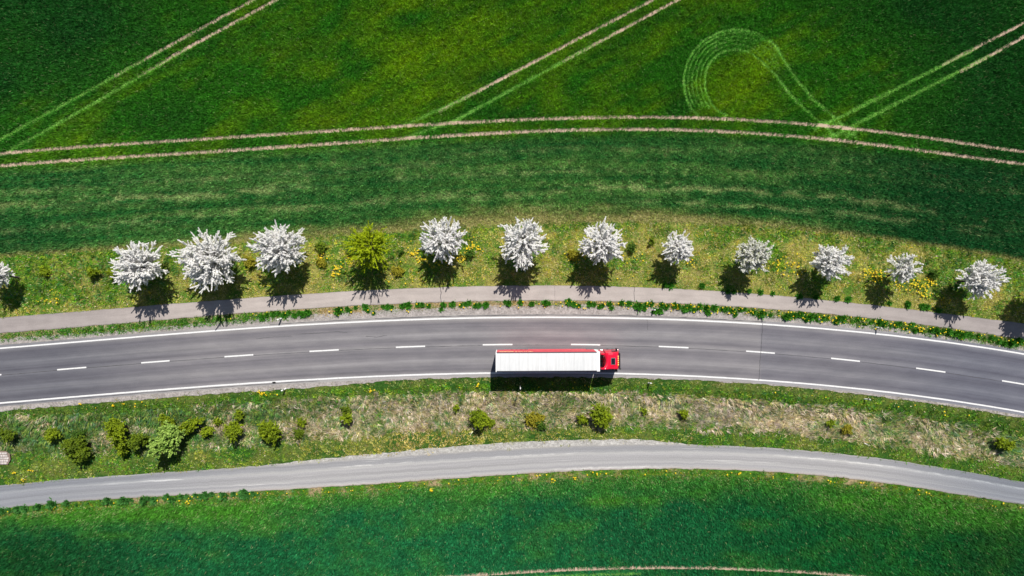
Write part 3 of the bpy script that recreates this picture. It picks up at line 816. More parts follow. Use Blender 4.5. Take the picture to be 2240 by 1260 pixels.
# yellow flowers, far too many to count
def flowers():
    P = []
    def patch(x, y, rx, ry, n):
        q = rng.normal(0, .5, (n, 2)); P.append(np.c_[x + q[:, 0] * rx, y + q[:, 1] * ry])
    for a in [(700,565,14,10,16),(740,588,12,14,26),(732,600,8,6,8),(768,565,10,18,26),(772,545,8,8,8),(905,553,14,10,30),(922,568,12,12,20),(960,570,40,20,34),(1010,565,16,12,18),(1030,540,10,14,14),(1020,548,6,6,8),(1045,540,12,10,14),(1255,565,20,12,18),(1275,560,8,6,6),(1380,560,30,20,12),(1510,575,20,14,10),(1715,580,34,24,36),(1745,590,20,12,14),(1905,600,24,14,60),(1920,610,12,8,20),(1960,622,40,14,26),(2010,625,30,18,46),(2030,610,14,14,20),(2015,645,20,10,18),(2060,660,20,12,16),(110,658,30,6,10),(125,640,14,6,5),(34,1033,4,3,6),(67,1028,5,3,8),(54,1049,5,3,6),(945,1071,5,4,9),(1208,1048,5,5,10),(1256,1045,4,3,6),(1617,1035,4,3,5),(580,862,12,4,10),(570,860,8,6,8),(810,855,5,5,7),(1045,843,5,5,7),(176,883,4,3,4),(250,886,4,3,4),(275,883,5,2,5),(411,1097,4,3,5),(490,1086,5,3,5),(1884,1056,5,3,5),(1580,1010,30,4,4),(330,640,60,20,6),(560,570,20,20,8),(860,600,60,40,14),(1330,600,60,20,6)]:
        patch(*a)
    xs = PX0 + rng.random(700) * (PX1 - PX0)
    t = rng.random(700)
    keep = rng.random(700) < (.18 + .75 * np.exp(-((xs - 1560) / 330.) ** 2) + .45 * np.exp(-((xs - 2000) / 200.) ** 2)) * sstep(380, 640, xs)
    xs, t = xs[keep], t[keep]
    P.append(np.c_[xs, c_pathL(xs) + 1 + (c_stripL(xs) - c_pathL(xs)) * t ** 1.3])
    xs = PX0 + rng.random(90) * (PX1 - PX0)
    P.append(np.c_[xs, c_trackL(xs) + 3 + 10 * rng.random(90)])
    xs = PX0 + rng.random(26) * (PX1 - PX0)
    P.append(np.c_[xs, c_roadL(xs) + 20 + 14 * rng.random(26)])
    p = np.concatenate(P)
    ok = outside_hard(p[:, 0], p[:, 1]); p = p[ok]
    n, k = len(p), 7
    r = .055 + .06 * rng.random(n)
    z = z_ground(p[:, 0], p[:, 1]) + .20 + .12 * rng.random(n)
    c = np.c_[X(p[:, 0]), Y(p[:, 1]), z]
    v = np.empty((n, k + 1, 3)); v[:, 0] = c + np.c_[np.zeros(n), np.zeros(n), r * .5]
    for i in range(k):
        a = 2 * math.pi * i / k
        rr = r * (.8 + .4 * rng.random(n))
        v[:, i + 1] = c + np.c_[np.cos(a) * rr, np.sin(a) * rr, rng.normal(0, .015, n)]
    f = np.concatenate([np.c_[np.arange(n) * (k + 1), np.arange(n) * (k + 1) + 1 + i, np.arange(n) * (k + 1) + 1 + (i + 1) % k] for i in range(k)])
    col = np.repeat(mixc((.78, .52, .012), (.80, .64, .03), rng.random(n)), k + 1, axis=0)
    o = link("dandelion_flowers", np_mesh("dandelion_flowers", v.reshape(-1, 3), f, M_grass, col=col))
    tag(o, "scattered yellow dandelion flowers in the grass verges", "flowers", kind="stuff")
flowers()

# ------------------------------------------------------------------ trees and shrubs
def tube(V, F, C, pts, rads, k=6, col=(.07, .06, .055)):
    pts = [Vector(p) for p in pts]
    b = len(V)
    for i, p in enumerate(pts):
        t = (pts[min(i + 1, len(pts) - 1)] - pts[max(i - 1, 0)]).normalized()
        a = t.orthogonal().normalized(); c = t.cross(a)
        for j in range(k):
            an = 2 * math.pi * j / k
            V.append(p + (a * math.cos(an) + c * math.sin(an)) * rads[i])
            C.append(col)
    for i in range(len(pts) - 1):
        for j in range(k):
            q = b + i * k
            F.append((q + j, q + (j + 1) % k, q + k + (j + 1) % k, q + k + j))

def petal_quads(pos, size, r, flat=0.0, elong=1.0, axis=None):
    """small randomly turned quads at pos"""
    n = len(pos)
    nrm = r.normal(0, 1, (n, 3)); nrm[:, 2] = np.abs(nrm[:, 2]) * (1 + flat) + .15
    nrm /= np.linalg.norm(nrm, axis=1)[:, None]
    ref = r.normal(0, 1, (n, 3)) if axis is None else axis + r.normal(0, .35, (n, 3))
    a = np.cross(nrm, ref); a /= np.linalg.norm(a, axis=1)[:, None] + 1e-9
    b = np.cross(nrm, a)
    s = np.asarray(size)[:, None] / 2
    v = np.empty((n, 4, 3))
    v[:, 0] = pos - a * s - b * s * elong * .6; v[:, 1] = pos + a * s * .7 - b * s * elong
    v[:, 2] = pos + a * s + b * s * elong * .6; v[:, 3] = pos - a * s * .7 + b * s * elong
    return v.reshape(-1, 3)

def grow_crown(r, Rr, hc, rz, n_main, twigs, low=-.55, jag=.22, inner=False):
    """branches that radiate from the trunk: list of (start, end) wands"""
    lobes = [(r.normal(0, 1, 3), r.normal(0, .5)) for _ in range(7)]
    W = []
    ga = math.pi * (3 - math.sqrt(5))
    for i in range(n_main):
        z = low + (1 - low) * (i + .5) / n_main + r.normal(0, .05)
        z = max(-.8, min(1, z))
        az = i * ga + r.normal(0, .25)
        d = np.array([math.cos(az) * math.sqrt(max(0, 1 - z * z)), math.sin(az) * math.sqrt(max(0, 1 - z * z)), z])
        k = 1 + sum(w * .32 * max(0, np.dot(d, l / np.linalg.norm(l))) ** 3 for l, w in lobes) + r.normal(0, jag * .5)
        k = min(1.34, max(.60, k))
        e = np.array([0, 0, hc]) + d * np.array([Rr, Rr, rz]) * k
        s = np.array([0, 0, hc - rz * .35]) + d * np.array([Rr, Rr, rz]) * (.15 + .3 * r.random())
        if inner and i % 3 == 0 and z > -.2: e = s + (e - s) * (.45 + .3 * r.random())
        W.append((s, e))
        ax = (e - s) / np.linalg.norm(e - s)
        for _ in range(twigs):
            t = .25 + .65 * r.random()
            p = s + (e - s) * t
            side = np.cross(ax, r.normal(0, 1, 3)); side /= np.linalg.norm(side)
            dr = ax * .80 + side * .75; dr /= np.linalg.norm(dr)
            W.append((p, p + dr * (.35 + .55 * r.random()) * (.55 + .15 * Rr)))
    return W

def blossom_tree(name, label, cx, cy, rpx, hc=4.4, seed=1, leafy=0.05, green=False, dens=1.0, base=None, squash=.80, ex=1.0):
    r = np.random.default_rng(seed)
    k = H / (H - hc)
    bx, by = 1120 + (cx - 1120) / k, 630 + (cy - 630) / k
    Rr = rpx / S / k * (.86 if cx < 1400 else .83)
    off_x = off_y = 0.0
    if base is not None:                       # a trunk that stands beside the middle of its crown
        off_x, off_y = (bx - base[0]) / S, -(by - base[1]) / S
        bx, by = base
    t = empty(name, (float(X(bx)), float(Y(by)), -0.05), label, "tree", "trees along the cycle path")
    rz = Rr * squash
    n_main = int((158 if not green else 120) * dens * (Rr / 3.0) ** 1.1)
    W = grow_crown(r, Rr, hc, rz, n_main, 4, jag=.34 if not green else .6, inner=not green)
    sh = np.array([off_x, off_y, 0])
    # trunk, limbs and the bare cores of the branches
    V, F, C = [], [], []
    top = np.array([off_x * .8, off_y * .8, hc - rz * .25])
    mid_ = top * .45 + r.normal(0, .05, 3)
    tube(V, F, C, [(0, 0, -.15), (0, 0, .3), tuple(mid_), tuple(top)], [.19, .14, .12, .085], 8)
    for i in range(9):
        az = i * 2.4 + r.random(); L = Rr * (.5 + .25 * r.random())
        q_ = .25 + .7 * r.random(); s0 = mid_ * (1 - q_) + top * q_
        e0 = top + np.array([math.cos(az) * L, math.sin(az) * L, rz * (.1 + .6 * r.random())])
        m0 = (s0 + e0) / 2 + np.array([0, 0, -.1 * Rr])
        tube(V, F, C, [tuple(s0), tuple(m0), tuple(e0)], [.075, .05, .025], 5)
    for s, e in W[::5]:
        tube(V, F, C, [tuple(top - np.array([0, 0, .04])), tuple(s + sh), tuple(e + sh)], [.035, .022, .008], 4)
    link("trunk", np_mesh("trunk", np.array([tuple(v) for v in V]), np.array(F), M_bark, smooth=True), t)
    # flowers (or young leaves) packed along every branch
    P, A, T = [], [], []
    for s, e in W:
        L = np.linalg.norm(e - s)
        m = max(6, int(L * (92 if not green else 62)))
        u = (np.arange(m) + r.random(m)) / m
        ax = (e - s) / L
        rad = (.056 if not green else .042) * (1.15 - .85 * u)
        p = s + (e - s) * u[:, None] + r.normal(0, 1, (m, 3)) * rad[:, None]
        P.append(p); A.append(np.tile(ax, (m, 1))); T.append(u)
    P, A, T = np.concatenate(P) + sh, np.concatenate(A), np.concatenate(T)
    n = len(P)
    size = (.065 + .06 * r.random(n)) * (1 if not green else .9)
    v = petal_quads(P, size, r, .3 if green else 1.6, 1.2, A)
    if green:
        c = mixc((.22, .32, .004), (.54, .64, .008), r.random(n))
    else:
        c = mixc((.84, .83, .82), (.95, .94, .93), r.random(n))
        lf = r.random(n) < leafy
        c[lf] = mixc((.25, .30, .10), (.50, .52, .30), r.random(lf.sum()))
    f = np.arange(n * 4).reshape(-1, 4)
    link("crown", np_mesh("crown", v, f, M_leaf if green else M_blossom, col=np.repeat(c, 4, axis=0)), t)
    return t

TREES = [
 ("blossom_tree", "white blossom tree cut off by the left edge, its dark trunk showing", -15, 600, 33, 3.6, 1, .05, False, dict(base=(44,607))),
 ("blossom_tree", "broad white blossom tree between the cut off tree and the widest tree", 298, 583, 60, 4.5, 2, .03, False, {}),
 ("blossom_tree", "widest white blossom tree of the row, its shadow deep across the path", 455, 569, 71, 4.7, 3, .05, False, {}),
 ("blossom_tree", "white blossom tree standing between the widest tree and the green tree", 611, 545, 59, 4.7, 4, .03, False, {}),
 ("green_tree", "yellow-green leafy tree without blossom in the white row", 806, 536, 56, 4.3, 5, .0, True, {}),
 ("blossom_tree", "loose starry white tree directly right of the green tree", 968, 526, 53, 3.9, 6, .03, False, dict(dens=.72)),
 ("blossom_tree", "dense white blossom tree above the rear of the truck", 1144, 528, 55, 4.5, 7, .05, False, {}),
 ("blossom_tree", "tall pointed white blossom tree above the red cab", 1318, 533, 52, 4.4, 8, .03, False, {}),
 ("blossom_tree", "smallest sparse white tree right of the tall pointed tree", 1486, 544, 36, 3.6, 9, .06, False, dict(dens=.85)),
 ("blossom_tree", "small greenish white tree between the smallest tree and the transverse road joint", 1649, 557, 40, 3.9, 10, .30, False, {}),
 ("blossom_tree", "white blossom tree with open branches above a road dash, fourth from the right edge", 1818, 574, 46, 4.0, 11, .06, False, dict(dens=.8, base=(1786,588))),
 ("blossom_tree", "thin gappy white tree with bent dark trunk beside yellow flowers", 1980, 589, 36, 3.9, 12, .14, False, dict(dens=.62, base=(1938,604))),
 ("blossom_tree", "rightmost white blossom tree in view, its trunk leaning left over dark shade", 2148, 612, 44, 4.2, 13, .04, False, dict(base=(2092,616))),
 ("blossom_tree", "tree past the right edge whose shadow falls on the path", 2312, 645, 50, 4.4, 14, .05, False, {}),
]
for nm, lb, cx, cy, rp, hc, sd, lf, gr, kw in TREES:
    blossom_tree(nm, lb, cx, cy, rp, hc, sd, lf, gr, **kw)

PAL = {'yg': ((.075,.135,.006),(.36,.46,.012)), 'ol': ((.055,.105,.008),(.22,.31,.012)), 'dk': ((.035,.10,.010),(.10,.19,.014)), 'pale': ((.13,.27,.030),(.48,.64,.15)), 'or': ((.20,.19,.012),(.44,.40,.030)), 'gr': ((.10,.10,.09),(.26,.25,.23))}
def shrub(label, cx, cy, rpx, pal, seed, hk=1.0, sx=1.0, group="shrubs on the lower bank"):
    r = np.random.default_rng(seed + 500)
    Rr = rpx / S * (.92 if group.startswith('shrubs') else .80)
    hc = Rr * 1.05 * hk
    k = H / (H - hc)
    bx, by = 1120 + (cx - 1120) / k, 630 + (cy - 630) / k
    z0 = float(z_ground(np.array([bx]), np.array([by]))[0])
    t = empty("shrub", (float(X(bx)), float(Y(by)), z0), label, "shrub", group)
    W = []
    nc = 1 if rpx < 9 else (3 if rpx < 18 else 5)
    for q in range(nc):
        rr_ = Rr * (.95 if nc == 1 else .36 + .34 * r.random())
        a_ = q * 2.4 + r.normal(0, .5); d_ = 0 if nc == 1 else Rr * .62 * (.5 + .6 * r.random())
        sh_ = np.array([math.cos(a_) * d_, math.sin(a_) * d_, 0])
        hq = hc * (1 if nc == 1 else .70 + .55 * r.random())
        W += [(s_ + sh_, e_ + sh_) for s_, e_ in grow_crown(r, rr_, hq, rr_ * .9 * hk, max(12, int(46 * rr_ ** 1.2)), 2, low=-.2, jag=.9)]
    if sx != 1.0:
        W = [(s * np.array([sx, 1 / sx, 1]), e * np.array([sx, 1 / sx, 1])) for s, e in W]
        t.rotation_euler.z = R(25)
    V, F, C = [], [], []
    for s, e in W[::3]:
        tube(V, F, C, [(r.normal(0, .08), r.normal(0, .08), -.05), tuple(s), tuple(e)], [.03, .018, .006], 3)
    link("stems", np_mesh("stems", np.array([tuple(v) for v in V]), np.array(F), M_bark), t)
    P, T = [], []
    for s, e in W:
        L = np.linalg.norm(e - s); m = max(4, int(L * 42))
        u = r.random(m)
        P.append(s + (e - s) * u[:, None] + r.normal(0, .05, (m, 3)))
    P = np.concatenate(P); P[:, 2] = np.maximum(P[:, 2], .03); n = len(P)
    lo, hi = PAL[pal]
    cl = mixc(lo, hi, np.clip(r.random(n) * .8 + .4 * (vn(P[:, 0] * 2.2 + seed, P[:, 1] * 2.2, seed) - .3), 0, 1))
    v = petal_quads(P, (.075 if pal != 'pale' else .12) + .08 * r.random(n), r, .4, 1.0)
    link("foliage", np_mesh("foliage", v, np.arange(n * 4).reshape(-1, 4), M_leaf, col=np.repeat(cl, 4, axis=0)), t)

SH = [
 ("dull green shrub cut off by the left edge above the pale stones", 10, 950, 15, 'ol', 1, 1.0),
 ("round olive shrub right of the shrub at the left edge", 107, 953, 15, 'yg', 1, 1.0),
 ("dim low shrub just above the large dark green shrub in the west", 165, 948, 12, 'dk', .8, 1.0),
 ("large dark green shrub leaning over a black shadow in the west", 168, 982, 26, 'ol', 1.1, 1.0),
 ("tall bright yellow-green shrub left of the pale round shrub", 249, 942, 26, 'yg', 1.2, .85),
 ("small yellow-green shrub at the foot of the tall bright shrub", 266, 982, 14, 'yg', 1, 1.0),
 ("olive shrub pressed against the left side of the pale round shrub", 298, 964, 22, 'ol', 1.1, 1.0),
 ("largest shrub, pale mint green and round with big leaves", 355, 968, 37, 'pale', 1.15, 1.0),
 ("yellow-green shrub peeping out above the pale round shrub", 357, 922, 17, 'yg', 1, 1.0),
 ("long slanting yellow-green shrub right of the pale round shrub", 414, 933, 20, 'yg', .9, 1.5),
 ("low yellow-green shrub below the slanting shrub", 443, 949, 12, 'yg', .8, 1.3),
 ("tiny yellow-green shrub on straw right of the slanting shrub", 472, 922, 7, 'yg', 1, 1.0),
 ("tiny bright shrub directly above the shrub with a stem shadow", 519, 909, 9, 'yg', 1.3, 1.0),
 ("upright yellow-green shrub with a thin stem shadow below it", 507, 949, 20, 'yg', 1.3, .9),
 ("round bright yellow-green shrub standing alone with black shadow below", 586, 946, 25, 'yg', 1.1, 1.0),
 ("tiny upper shrub of the pair right of the lone round shrub", 655, 926, 8, 'yg', 1, 1.0),
 ("lower shrub of the pair right of the lone round shrub", 652, 950, 11, 'ol', .9, 1.0),
 ("upper dull shrub of the two in the straw left of centre", 756, 897, 8, 'ol', 1, 1.0),
 ("lower fresh green shrub of the two in the straw left of centre", 757, 915, 11, 'yg', 1.5, 1.0),
 ("speck of green shrub below the rear end of the truck shadow", 997, 894, 6, 'yg', 1, 1.0),
 ("yellow-green shrub with grey twigs below the rear of the truck", 1044, 914, 20, 'yg', 1.2, 1.0),
 ("small pale shrub touching the twiggy shrub below the truck", 1072, 926, 9, 'yg', .8, 1.0),
 ("rusty yellow shrub in straw below the middle of the truck", 1171, 916, 18, 'or', .6, 1.0),
 ("low dark green plant below the rusty yellow shrub", 1185, 931, 12, 'dk', .6, 1.0),
 ("small olive shrub left of the forked shrub below the cab", 1275, 921, 11, 'yg', .9, 1.0),
 ("forked yellow-green shrub below the cab with dark gaps", 1317, 915, 25, 'yg', .9, 1.0),
 ("speck of yellow-green shrub in straw right of the forked shrub", 1411, 902, 6, 'yg', 1, 1.0),
 ("small dark green shrub at the left of the grey brushwood", 1497, 907, 10, 'yg', 1.1, 1.0),
 ("tiny green shrub in the pale straw, left of the rusty one near the right end", 1822, 927, 8, 'yg', 1, 1.0),
 ("dull rusty green shrub at the left of the tawny straw patch", 1856, 940, 10, 'or', .8, 1.0),
 ("yellow-green shrub with a black shadow near the right edge", 2205, 974, 16, 'yg', 1.1, 1.0),
]
for i, (lb, cx, cy, rp, pal, hk, sx) in enumerate(SH):
    shrub(lb, cx, cy, rp, pal, i, hk, sx)
SH2 = [
 ("small yellow-green shrub with black shadow left of the broad blossom tree", 203, 596, 14, 'yg', 1.2, 1.0),
 ("yellow-green shrub touching the left side of the broad blossom tree", 246, 598, 13, 'yg', 1.2, 1.0),
 ("low olive shrub in grass right of the cut off tree", 99, 592, 11, 'yg', .7, 1.0),
 ("rusty orange plant between the widest tree and the next white tree", 547, 574, 17, 'or', .6, 1.0),
 ("rusty orange plant below and left of the green tree", 702, 575, 10, 'or', .5, 1.0),
 ("dull green plant at the upper left of the green tree", 700, 543, 13, 'ol', .6, 1.0),
 ("orange tinged plant between the green tree and the starry white tree", 870, 592, 14, 'or', .4, 1.0),
 ("olive brown plant left of the tall pointed tree", 1252, 556, 14, 'or', .7, 1.0),
 ("dark green plant right of the tall pointed tree", 1381, 543, 9, 'dk', 1.0, 1.0),
 ("dark green plant at the upper left of the smallest tree", 1425, 527, 7, 'ol', 1.0, 1.0),
 ("dark round plant between the gappy tree and the rightmost tree", 2043, 600, 9, 'dk', 1.1, 1.0),
 ("dark little plant at the left of the green tree", 765, 552, 7, 'dk', 1.0, 1.0),
 ("dark little plant between the green tree and the starry white tree", 877, 551, 5, 'dk', 1.0, 1.0),
 ("dark little plant right of the starry white tree", 1027, 557, 8, 'dk', .9, 1.0),
]
for i, (lb, cx, cy, rp, pal, hk, sx) in enumerate(SH2):
    shrub(lb, cx, cy, rp, pal, i + 60, hk, sx, "plants among the blossom trees")

# dark green weed tufts: a few shapes, copied
def tuft_mesh(seed, rad, lo, hi):
    r = np.random.default_rng(seed)
    n = 230
    az = r.random(n) * 6.283; ln = np.abs(r.normal(.75, .4, n)); h = rad * (.55 + .7 * r.random(n))
    b = np.c_[r.normal(0, rad * .28, n), r.normal(0, rad * .28, n), np.zeros(n)]
    d = np.c_[np.cos(az) * np.sin(ln), np.sin(az) * np.sin(ln), np.cos(ln)] * h[:, None]
    s = np.c_[-np.sin(az), np.cos(az), r.normal(0, .3, n)] * (.045 + .03 * r.random(n))[:, None]
    v = np.empty((n, 4, 3)); v[:, 0] = b; v[:, 1] = b + d * .55 + s; v[:, 2] = b + d; v[:, 3] = b + d * .55 - s
    c = mixc(lo, hi, r.random(n))
    return np_mesh("weed_tuft", v.reshape(-1, 3), np.arange(n * 4).reshape(-1, 4), M_grass, col=np.repeat(c, 4, axis=0))
TM = [tuft_mesh(i, .42, (.026, .150, .010), (.080, .300, .018)) for i in range(5)]
TB = [tuft_mesh(i + 20, .42, (.030, .150, .030), (.085, .270, .045)) for i in range(4)]
def weed(px, py, sc, meshes, label, group):
    o = link("weed_tuft", random.choice(meshes))
    o.location = (float(X(px)), float(Y(py)), float(z_ground(np.array([px]), np.array([py]))[0]))
    o.scale = (sc * random.uniform(.85, 1.2), sc * random.uniform(.85, 1.15), sc * random.uniform(.8, 1.1))
    o.rotation_euler.z = random.uniform(0, 6.28)
    tag(o, label, "weed", group)
L1, G1 = "bushy dark green weed tuft on the grit strip between cycle path and road", "weed tufts between the path and the road"
strip_pts = [(574,694,1.1),(584,690,.8),(598,687,1.0),(610,685,.9),(622,690,1.1),(632,684,.9),(645,690,1.0),(655,684,.8),(662,688,1.1),(673,684,1.2),(740,680,1.3),(747,676,.7),(760,676,.8),(767,680,.7),(778,673,.7),(799,671,.9),(803,677,.9),(806,681,.6),(818,685,.7),(838,671,.7),(848,671,.9),(857,671,.7),(880,670,.9),(892,668,1.1),(914,667,.9),(924,667,.9),(938,669,.9),(970,667,1.0),(965,677,.7),(990,665,1.0),(1008,668,.7),(1018,665,.8),(1026,663,.8),(1040,669,.9),(1048,668,.9),(1063,667,1.0),(1105,660,.6),(1112,664,1.0),(1138,662,.9),(1163,665,.9),(1193,663,1.1),(1200,664,.7),(1244,661,1.2),(1256,666,1.0),(1266,669,.8),(1290,665,.9),(1300,666,.8),(1311,671,.8),(1318,669,.8),(1333,665,1.0),(1338,674,.7),(1360,663,1.0),(1376,664,1.0),(1390,671,.8),(1397,670,1.3),(1409,676,.8),(1413,666,.9),(1424,664,1.0),(1432,681,.9),(1442,681,1.1),(1448,668,1.1),(1458,671,1.0),(1475,668,1.1),(1484,671,1.0),(1497,676,1.1),(1508,673,1.2),(1518,678,.8),(1530,671,1.1),(1545,674,1.3),(1548,684,.9)]
for x_, y_, s_ in strip_pts: weed(x_, y_, s_, TM, L1, G1)
x_ = 1556.0
while x_ < 2270:
    x_ += random.choice((2.5, 4, 5, 6, 8, 11, 14))
    if 1690 < x_ < 1718: continue
    y_ = float(c_pathL(x_)) + random.triangular(2, 20, 9)
    weed(x_, y_, random.choice((.45, .6, .8, .95, 1.1, 1.3)), TM, L1, G1)
L2, G2 = "bushy green weed tuft on the lower edge of the farm track", "weed tufts along the farm track"
x_ = -4.0
while x_ < 560:
    x_ += random.choice((4, 5, 7, 8, 9, 12, 20, 26))
    weed(x_, float(c_trackL(x_)) + random.uniform(1, 9), random.choice((.4, .55, .7, .9, 1.2, 1.4)), TB, L2, G2)
L3, G3 = "dark green weed tuft at the upper edge of the cycle path", "weed tufts on the upper path edge"
for x_, y_, s_ in [(1455,626,.9),(1466,627,.9),(1535,627,1.0),(1592,640,.8),(1605,640,.8),(1638,639,.8),(1663,641,.9),(1690,644,.8),(1748,650,1.0),(1785,652,.9),(1830,655,1.0),(1855,657,1.0),(1985,668,1.1),(2017,673,1.0),(2026,674,1.0),(2052,681,1.0),(1945,665,.8)]:
    weed(x_, y_ - 2, s_, TM, L3, G3)

# ------------------------------------------------------------------ small mesh helpers for made things
class Geo:
    def __init__(self): self.bm = bmesh.new()
    def box(self, x0, x1, y0, y1, z0, z1, bev=0.0):
        t = bmesh.new()
        v = [t.verts.new(p) for p in ((x0,y0,z0),(x1,y0,z0),(x1,y1,z0),(x0,y1,z0),(x0,y0,z1),(x1,y0,z1),(x1,y1,z1),(x0,y1,z1))]
        for f in ((3,2,1,0),(4,5,6,7),(0,1,5,4),(1,2,6,5),(2,3,7,6),(3,0,4,7)): t.faces.new([v[i] for i in f])
        if bev: bmesh.ops.bevel(t, geom=t.edges[:], offset=bev, segments=2, affect='EDGES', profile=.5)
        self._merge(t)
    def cyl(self, c, axis, r, L, k=24, r2=None, bev=0.0):
        t = bmesh.new()
        bmesh.ops.create_cone(t, cap_ends=True, segments=k, radius1=r, radius2=r if r2 is None else r2, depth=L)
        if axis == 'y': bmesh.ops.rotate(t, verts=t.verts, cent=(0,0,0), matrix=Matrix.Rotation(R(90), 3, 'X'))
        if axis == 'x': bmesh.ops.rotate(t, verts=t.verts, cent=(0,0,0), matrix=Matrix.Rotation(R(90), 3, 'Y'))
        if bev:
            es = [e for e in t.edges if any(len(f.verts) > 4 for f in e.link_faces)]
            bmesh.ops.bevel(t, geom=es, offset=bev, segments=2, affect='EDGES')
        bmesh.ops.translate(t, verts=t.verts, vec=c)
        self._merge(t)
    def loft(self, rings, cap=True):
        t = bmesh.new()
        rs = [[t.verts.new(p) for p in ring] for ring in rings]
        n = len(rs[0])
        for a, b in zip(rs, rs[1:]):
            for i in range(n): t.faces.new((a[i], a[(i+1)%n], b[(i+1)%n], b[i]))
        if cap:
            t.faces.new(list(reversed(rs[0]))); t.faces.new(rs[-1])
        bmesh.ops.recalc_face_normals(t, faces=t.faces)
        self._merge(t)
    def prism(self, outline, axis, a, b, bev=0.0):
        """outline in the two other axes, extruded along axis from a to b"""
        t = bmesh.new()
        mk = {'x': lambda u, v, w: (w, u, v), 'y': lambda u, v, w: (u, w, v), 'z': lambda u, v, w: (u, v, w)}[axis]
        A = [t.verts.new(mk(u, v, a)) for u, v in outline]; B_ = [t.verts.new(mk(u, v, b)) for u, v in outline]
        n = len(A)
        for i in range(n): t.faces.new((A[i], A[(i+1)%n], B_[(i+1)%n], B_[i]))
        t.faces.new(list(reversed(A))); t.faces.new(B_)
        bmesh.ops.recalc_face_normals(t, faces=t.faces)
        if bev: bmesh.ops.bevel(t, geom=t.edges[:], offset=bev, segments=2, affect='EDGES')
        self._merge(t)
    def _merge(self, t):
        me = bpy.data.meshes.new("tmp"); t.to_mesh(me); t.free()
        self.bm.from_mesh(me); bpy.data.meshes.remove(me)
    def build(self, name, mat, parent=None, smooth=False):
        me = bpy.data.meshes.new(name); self.bm.to_mesh(me); self.bm.free()
        me.materials.append(mat)
        if smooth:
            for p in me.polygons: p.use_smooth = True
        return link(name, me, parent)

M_red = mat_plain("red_cab_paint", (.70, .004, .032), 0.28, 0.5, .04, coat=.8)
M_curt = mat_plain("red_curtain_fabric", (.62, .075, .10), 0.55, 0.35, .10, 1.2)
M_white = mat_plain("white_body_paint", (.80, .80, .80), 0.45, 0.4, .03)
def roof_mat():
    m, nt, b = new_mat("white_roof_tarpaulin", 0.5, 0.35)
    co = N(nt, "ShaderNodeTexCoord").outputs["Object"]; s = sep(nt, co)
    f = noise(nt, co, .9, 5)
    c = ramp(nt, f, [(0.3, (.565, .575, .58)), (0.7, (.62, .625, .625))])
    g = noise(nt, mapping(nt, co, (6, .25, 1)), 1.0, 3)
    c = mix(nt, c, ramp(nt, g, [(0.35, gray(.90)), (0.6, gray(1.01))]), 1.0, 'MULTIPLY')
    wv = N(nt, 'ShaderNodeTexWave', wave_type='BANDS', bands_direction='X'); wv.inputs['Scale'].default_value = .2605; wv.inputs['Distortion'].default_value = .15
    nt.links.new(co, wv.inputs['Vector'])
    c = mix(nt, c, ramp(nt, wv.outputs['Fac'], [(0.86, gray(1.0)), (0.98, gray(.945))]), 1.0, 'MULTIPLY')
    nt.links.new(c, b.inputs["Base Color"])
    return m
M_roof = roof_mat()
M_black = mat_plain("black_plastic", (.018, .018, .020), 0.5, 0.4, .2)
M_rail = mat_plain("dark_roof_rail", (.030, .032, .048), 0.5, 0.4, .1)
M_tyre = mat_plain("tyre_rubber", (.022, .022, .023), 0.85, 0.2, .2)
M_steel = mat_plain("grey_steel", (.32, .33, .34), 0.4, 0.5, .12, 3, .7)
M_chassis = mat_plain("chassis_grey", (.06, .06, .065), 0.6, 0.3, .2)
M_glass = mat_plain("dark_cab_glass", (.010, .014, .018), 0.06, 0.6, .1)
M_amber = mat_plain("amber_lamp_lens", (.85, .38, .03), 0.25, 0.5, .05)
M_lampr = mat_plain("red_lamp_lens", (.55, .02, .02), 0.25, 0.5, .05)
M_lampw = mat_plain("clear_lamp_lens", (.75, .77, .80), 0.12, 0.6, .05)
M_letter = mat_plain("cream_lettering", (.90, .66, .32), 0.6, 0.3, .05)

